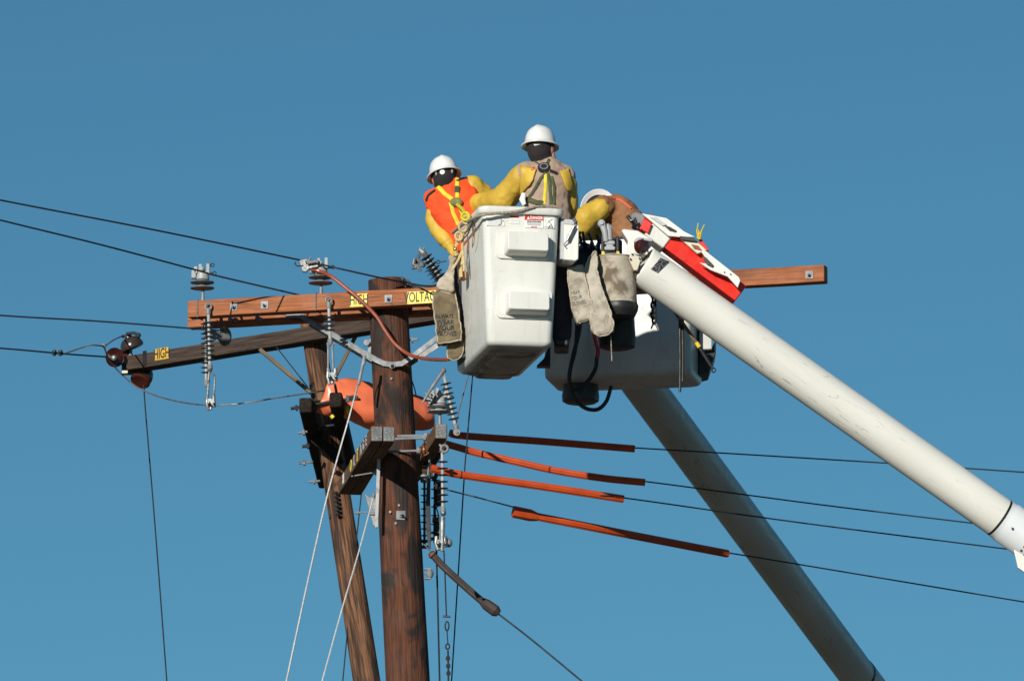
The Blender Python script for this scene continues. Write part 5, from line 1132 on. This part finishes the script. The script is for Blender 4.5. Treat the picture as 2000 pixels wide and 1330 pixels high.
def person(label, Y, J, cloth, headwear=BLACKCLOTH, body_mat=SKIN, torso=None, sleeves=None, headdir=V((0, 1, 0)), headup=V((0, 0, 1)), head_r=.078):
    """J: pixel joints with optional own distance; returns thing and parts"""
    g_ = lambda k: A(J[k][0], J[k][1], J[k][2] if len(J[k]) > 2 else Y)
    pel = g_('pelvis'); floor = J['floor_z']
    p = thing('person', V((pel.x, pel.y, floor)), label, 'person', 'line workers in white hard hats')
    ch, nk, hd = g_('chest'), g_('neck'), g_('head')
    mb = MB(); mb.chain([pel, pel.lerp(ch, .5), ch], [.10, .085, .09]); mb.chain([ch, nk, hd], [.07, .05, .048])
    Mh = frameZ(hd, headup, headdir)
    mb.ball(hd, (.095, .074, .11), 16, Mh.to_3x3()); mb.ball(hd + Mh.to_3x3() @ V((.02, 0, -.045)), (.07, .055, .07), 14, Mh.to_3x3())
    mb.ball(hd + Mh.to_3x3() @ V((.096, 0, -.02)), (.022, .014, .024), 8, Mh.to_3x3())          # nose
    mb.ball(hd + Mh.to_3x3() @ V((.085, 0, -.062)), (.014, .026, .012), 8, Mh.to_3x3())         # mouth
    for s in (-1, 1):
        mb.ball(hd + Mh.to_3x3() @ V((-.005, s * .077, -.012)), (.022, .012, .032), 10, Mh.to_3x3())   # ears
        mb.ball(hd + Mh.to_3x3() @ V((.082, s * .03, .008)), (.014, .016, .010), 8, Mh.to_3x3())       # eye ridges
    for side, sgn in (('l', -1), ('r', 1)):
        S, E_, H_ = g_('sh' + side), g_('el' + side), g_('ha' + side)
        mb.chain([ch.lerp(S, .3), S, E_, H_], [.06, .05, .042, .032]); hand(mb, H_, (H_ - E_), sgn)
        hip = pel + V((sgn * .085, 0, -.03)); fl = V((pel.x + sgn * .10, pel.y + .02, floor + .06)); kn = hip.lerp(fl, .5) + V((0, .03, 0))
        mb.chain([hip, kn, fl], [.095, .065, .045])
    body = remesh(obj('body', mb, body_mat, p, ang=180), .011, 4)
    # trousers and boots
    mb = MB(); mb.chain([pel + V((0, 0, .03)), pel - V((0, 0, .03))], [.155, .15])
    for sgn in (-1, 1):
        hip = pel + V((sgn * .085, 0, -.03)); fl = V((pel.x + sgn * .10, pel.y + .02, floor + .09)); kn = hip.lerp(fl, .5) + V((0, .03, 0)); mb.chain([hip, kn, fl], [.108, .08, .065])
    remesh(obj('trousers', mb, DENIM, p, ang=180), .016, 5)
    for sgn in (-1, 1):
        f = V((pel.x + sgn * .10, pel.y + .02, floor)); mb = MB(); mb.box(f + V((0, .05, .03)), (.095, .27, .05)); mb.caps(f + V((0, 0, .06)), f + V((0, 0, .15)), .055, .06); obj('boot', mb, BLACKRUB, p, bev=.015)
    # shirt / jacket
    mb = MB(); ts = [(A(*t_[:3]), t_[3], t_[4]) for t_ in torso]; mb.loft(ts, 28, 2.4)
    for side in 'lr':
        S, E_, H_ = g_('sh' + side), g_('el' + side), g_('ha' + side); mb.chain([ch.lerp(S, .35), S, S.lerp(E_, .5)], [.095, .078, .058])
    mb.caps(nk - (nk - ch).normalized() * .03, nk + (nk - ch).normalized() * .01, .07, .062)
    jk = remesh(obj('jacket', mb, cloth, p, ang=180), .008, 4, .024, .085)
    tx = bpy.data.textures.new('creases', 'CLOUDS'); tx.noise_scale = .10; tx.noise_type = 'HARD_NOISE'; tx.noise_depth = 1
    m = jk.modifiers.new('d2', 'DISPLACE'); m.texture = tx; m.strength = .014; m.texture_coords = 'LOCAL'
    parts = {}
    if sleeves:
        for side in sleeves:
            S, E_, H_ = g_('sh' + side), g_('el' + side), g_('ha' + side); W_ = E_.lerp(H_, .85)
            r = sleeves[side]; mb = MB(); mb.chain([S.lerp(E_, r[3] if len(r) > 3 else .05), E_, W_], [r[0], r[1], r[2]])
            parts['sleeve' + side] = remesh(obj('rubber_sleeve', mb, YELRUB, p, ang=180), .009, 5, .026, .11)
    for side, sgn in (('l', -1), ('r', 1)):
        E_, H_ = g_('el' + side), g_('ha' + side); mb = MB(); d = (H_ - E_).normalized(); mb.caps(H_ - d * .14, H_, .055, .045); 
        mb2 = MB(); hand(mb2, H_, d, sgn)
        c0 = H_ + d * .05; mb2.v = [c0 + (v - c0) * 1.12 for v in mb2.v]; mb.add(mb2.v, mb2.f); remesh(obj('glove', mb, YELRUB, p, ang=180), .006, 3)
    return p, jk, parts, hd, nk, Mh

fz1 = zb_ + .04
# worker 2 (tan shirt) first: nearest the front rim
Yw = 50.42
J2 = dict(pelvis=(1066, 448), chest=(1066, 352), neck=(1061, 312), head=(1057, 293), shl=(1027, 338), ell=(982, 392, Yw + .15), hal=(925, 402, Yw + .38), shr=(1100, 343), elr=(1108, 398, Yw + .06), har=(1104, 425, Yw + .28), floor_z=fz1)
p2, jk2, pr2, hd2, nk2, Mh2 = person('worker in tan shirt with dark green harness and yellow sleeves, the highest of the three', Yw, J2, TANCLOTH,
    torso=[(1066, 455, Yw, .16, .12), (1066, 430, Yw, .165, .13), (1067, 395, Yw, .15, .12), (1067, 360, Yw, .165, .125), (1065, 335, Yw, .155, .115), (1063, 320, Yw, .11, .085), (1061, 310, Yw, .06, .06)],
    sleeves={'l': (.086, .086, .068, .16), 'r': (.080, .074, .06, .16)}, headdir=V((.35, .9, -.12)), headup=V((-.02, .1, 1)))
hardhat(p2, A(1055, 283, Yw + .01), V((0, .10, 1)), V((.35, .94, -.08)))
mb = MB(); mb.ball(hd2 + V((-.008, -.012, .0)), (.096, .082, .108), 20, Mh2.to_3x3()); mb.caps(hd2 - V((0, 0, .03)), nk2 + V((-.005, -.012, .0)), .078, .07); o = remesh(obj('balaclava', mb, BLACKCLOTH, p2, ang=180), .008, 3)
mb = MB(); c = A(1079, 301, Yw - .02); mb.ball(c, (.016, .02, .028), 12); mb.ball(c + V((.004, .012, -.02)), (.02, .03, .02), 10); remesh(obj('cheek', mb, SKIN, p2, ang=180), .005, 3)
mb = MB(); mb.loft([(A(1049, 285, Yw - .098), .018, .004), (A(1049, 282, Yw - .102), .022, .005)], 10); obj('helmet_band_tab', mb, WHITEPRINT, p2)
mb = MB(); mb.box((0, 0, 0), (.042, .003, .018), Matrix.Translation(A(1034, 271, Yw - .055)) @ Matrix.Rotation(R(-40), 4, 'Z') @ Matrix.Rotation(R(-6), 4, 'Y')); obj('helmet_sticker', mb, GREYPRINT, p2)
tr = bvh_of(jk2)
for pts, m_, w_ in (([(1066, 338), (1056, 350), (1040, 378), (1030, 392)], OLIVESTRAP, .020), ([(1070, 338), (1074, 362), (1076, 400)], OLIVESTRAP, .020), ([(1077, 345), (1082, 365), (1082, 400)], OLIVESTRAP, .018), ([(1066, 340), (1066, 362), (1063, 400)], YELSTRAP, .020),
                    ([(1073, 313), (1067, 325)], OLIVESTRAP, .020), ([(1041, 313), (1057, 325)], OLIVESTRAP, .010), ([(1028, 388), (1048, 396), (1062, 398)], OLIVESTRAP, .032), ([(1074, 334), (1088, 340)], BLACKCLOTH, .02)):
    strap(pts, tr, p2, m_, w_)
h = hit(1063, 329, tr, .006); mb = MB(); mb.ball(h, (.042, .012, .036), 14); obj('harness_pad', mb, BLACKCLOTH, p2)
h = hit(1064, 328, tr, .018); mb = MB(); mb.tube([h + V((math.cos(q) * .024, -.004, math.sin(q) * .017)) for q in [2 * math.pi * i / 16 for i in range(16)]], .0045, 6, closed=True); obj('d_ring', mb, GALV, p2)
ts = bvh_of(pr2['sleevel'])
for cs_ in ([(1018, 326), (1048, 332), (1041, 354), (1019, 384)], [(1092, 337), (1108, 330), (1119, 378), (1106, 372)]):
    o = decal(cs_, tr, YELRUB, p2, 'sleeve_cuff', 10, 8, .010)
    if o: m = o.modifiers.new('sol', 'SOLIDIFY'); m.thickness = .012; m.offset = 0
for px, py, tr_ in ((1043, 333, ts), (1101, 345, bvh_of(pr2['sleever']))):
    h = hit(px, py, tr_, .001) or hit(px, py, tr, .012)
    if h is not None: mb = MB(); mb.ball(h, (.014, .006, .017), 10); obj('sleeve_button', mb, ORANGE, p2)
mb = MB(); mb.loft([(A(1023, 378, Yw - .12), .012, .008), (A(1020, 390, Yw - .13), .02, .012), (A(1024, 400, Yw - .13), .012, .008)], 12); obj('white_pouch', mb, WHITEPRINT, p2)
# worker 1 (orange shirt), leaning left
Y1w = 50.85
J1 = dict(pelvis=(938, 486), chest=(888, 398), neck=(874, 360), head=(869, 349), shl=(850, 390), ell=(848, 430, Y1w + .03), hal=(876, 476, Y1w - .05), shr=(920, 366), elr=(950, 392, Y1w + .05), har=(972, 430, Y1w + .1), floor_z=fz1)
p1, jk1, pr1, hd1, nk1, Mh1 = person('worker in orange shirt and yellow harness leaning out over the front bucket rim', Y1w, J1, HIVIS,
    torso=[(935, 490, Y1w, .16, .12), (922, 455, Y1w, .165, .13), (903, 425, Y1w, .18, .13), (889, 398, Y1w, .178, .13), (883, 376, Y1w, .145, .115), (877, 362, Y1w, .10, .08), (873, 352, Y1w, .062, .06)],
    sleeves={'l': (.052, .060, .054, .55), 'r': (.088, .082, .066, .12)}, headdir=V((-.15, .98, -.1)), headup=V((-.12, .05, .98)))
hardhat(p1, A(867, 340, Y1w + .01), V((-.17, .22, .96)), V((-.1, .99, -.2)), s=.95)
mb = MB(); mb.ball(hd1 + V((-.004, -.008, .004)), (.094, .079, .108), 20, Mh1.to_3x3()); remesh(obj('head_liner', mb, BLACKCLOTH, p1, ang=180), .008, 3)
mb = MB(); mb.lathe(A(864, 337, Y1w - .09), V((0, -1, 0)), [(.006, .012), (.014, .012), (.017, .008), (.017, 0)], 16); obj('ratchet_knob', mb, WHITEPRINT, p1)
for px in (852, 883): mb = MB(); mb.ball(A(px, 340 - (px > 870) * 5, Y1w - .085), (.008, .006, .014), 8); obj('helmet_buckle', mb, GALV, p1)
tr = bvh_of(jk1)
for pts, m_, w_ in (([(856, 366), (868, 378), (885, 392)], YELSTRAP, .026), ([(893, 350), (893, 388)], YELSTRAP, .026), ([(880, 396), (886, 418), (896, 440)], YELSTRAP, .024), ([(895, 402), (904, 420), (910, 432)], YELSTRAP, .022), ([(894, 350), (893, 368)], BLACKCLOTH, .022), ([(850, 372), (838, 382), (833, 392)], BLACKCLOTH, .016), ([(896, 352), (913, 349)], BLACKCLOTH, .016)):
    strap(pts, tr, p1, m_, w_)
h = hit(891, 396, tr, .008)
if h is not None: mb = MB(); mb.ball(h, (.042, .014, .03), 12); obj('harness_pad', mb, pm('olive_pad', (.23, .22, .06), (.14, .13, .05), 30, .8), p1)
h = hit(893, 371, tr, .012)
if h is not None:
    mb = MB(); mb.box(h, (.034, .006, .045)); obj('strap_buckle', mb, OLIVESTRAP, p1, bev=.004)
# lanyard from harness to the rim
mb = MB(); mb.tube(spline([A(893, 400, Y1w - .16), A(902, 408, 50.5), A(909, 420, 50.3), A(912, 436, 50.22)], 5), PX(3), 8, ridge=.1); obj('lanyard', mb, YELSTRAP, p1)

# worker 3 bent over in the rear bucket
Y3 = 52.75
fz3 = z2b + .05
J3 = dict(pelvis=(1244, 476, Y3), chest=(1202, 414, Y3), neck=(1182, 402, Y3 - .02), head=(1170, 410, Y3 - .0), shl=(1178, 404, Y3 - .14), ell=(1142, 428, Y3 - .20), hal=(1128, 462, Y3 - .15), shr=(1202, 400, Y3 + .12), elr=(1172, 440, Y3 + .14), har=(1152, 470, Y3 + .05), floor_z=fz3)
p3, jk3, pr3, hd3, nk3, Mh3 = person('worker in brown jacket bent over behind the red jib, head down, one yellow sleeve showing', Y3, J3, BROWNCLOTH,
    torso=[(1243, 480, Y3, .10, .12), (1236, 458, Y3, .13, .14), (1222, 434, Y3, .13, .15), (1206, 418, Y3, .12, .155), (1190, 408, Y3, .105, .14), (1178, 402, Y3, .07, .09)],
    sleeves={'l': (.078, .078, .062, .05)}, headdir=V((-.5, .1, -.85)), headup=V((-.25, .95, .1)))
hardhat(p3, A(1168, 409, Y3 + .04), V((-.12, .97, -.1)), V((-.3, -.05, -.95)), s=1.0)
mb = MB(); mb.ball(A(1169, 410, Y3 + .05), (.093, .03, .093), 20); obj('head_liner', mb, BLACKCLOTH, p3)  # dark ball added as the shaded hollow of this worker's helmet
tr = bvh_of(jk3)
strap([(1190, 388), (1212, 392), (1232, 408)], tr, p3, pm('orange_piping', (.75, .12, .05), None, 10, .7), .014, 'jacket_piping')
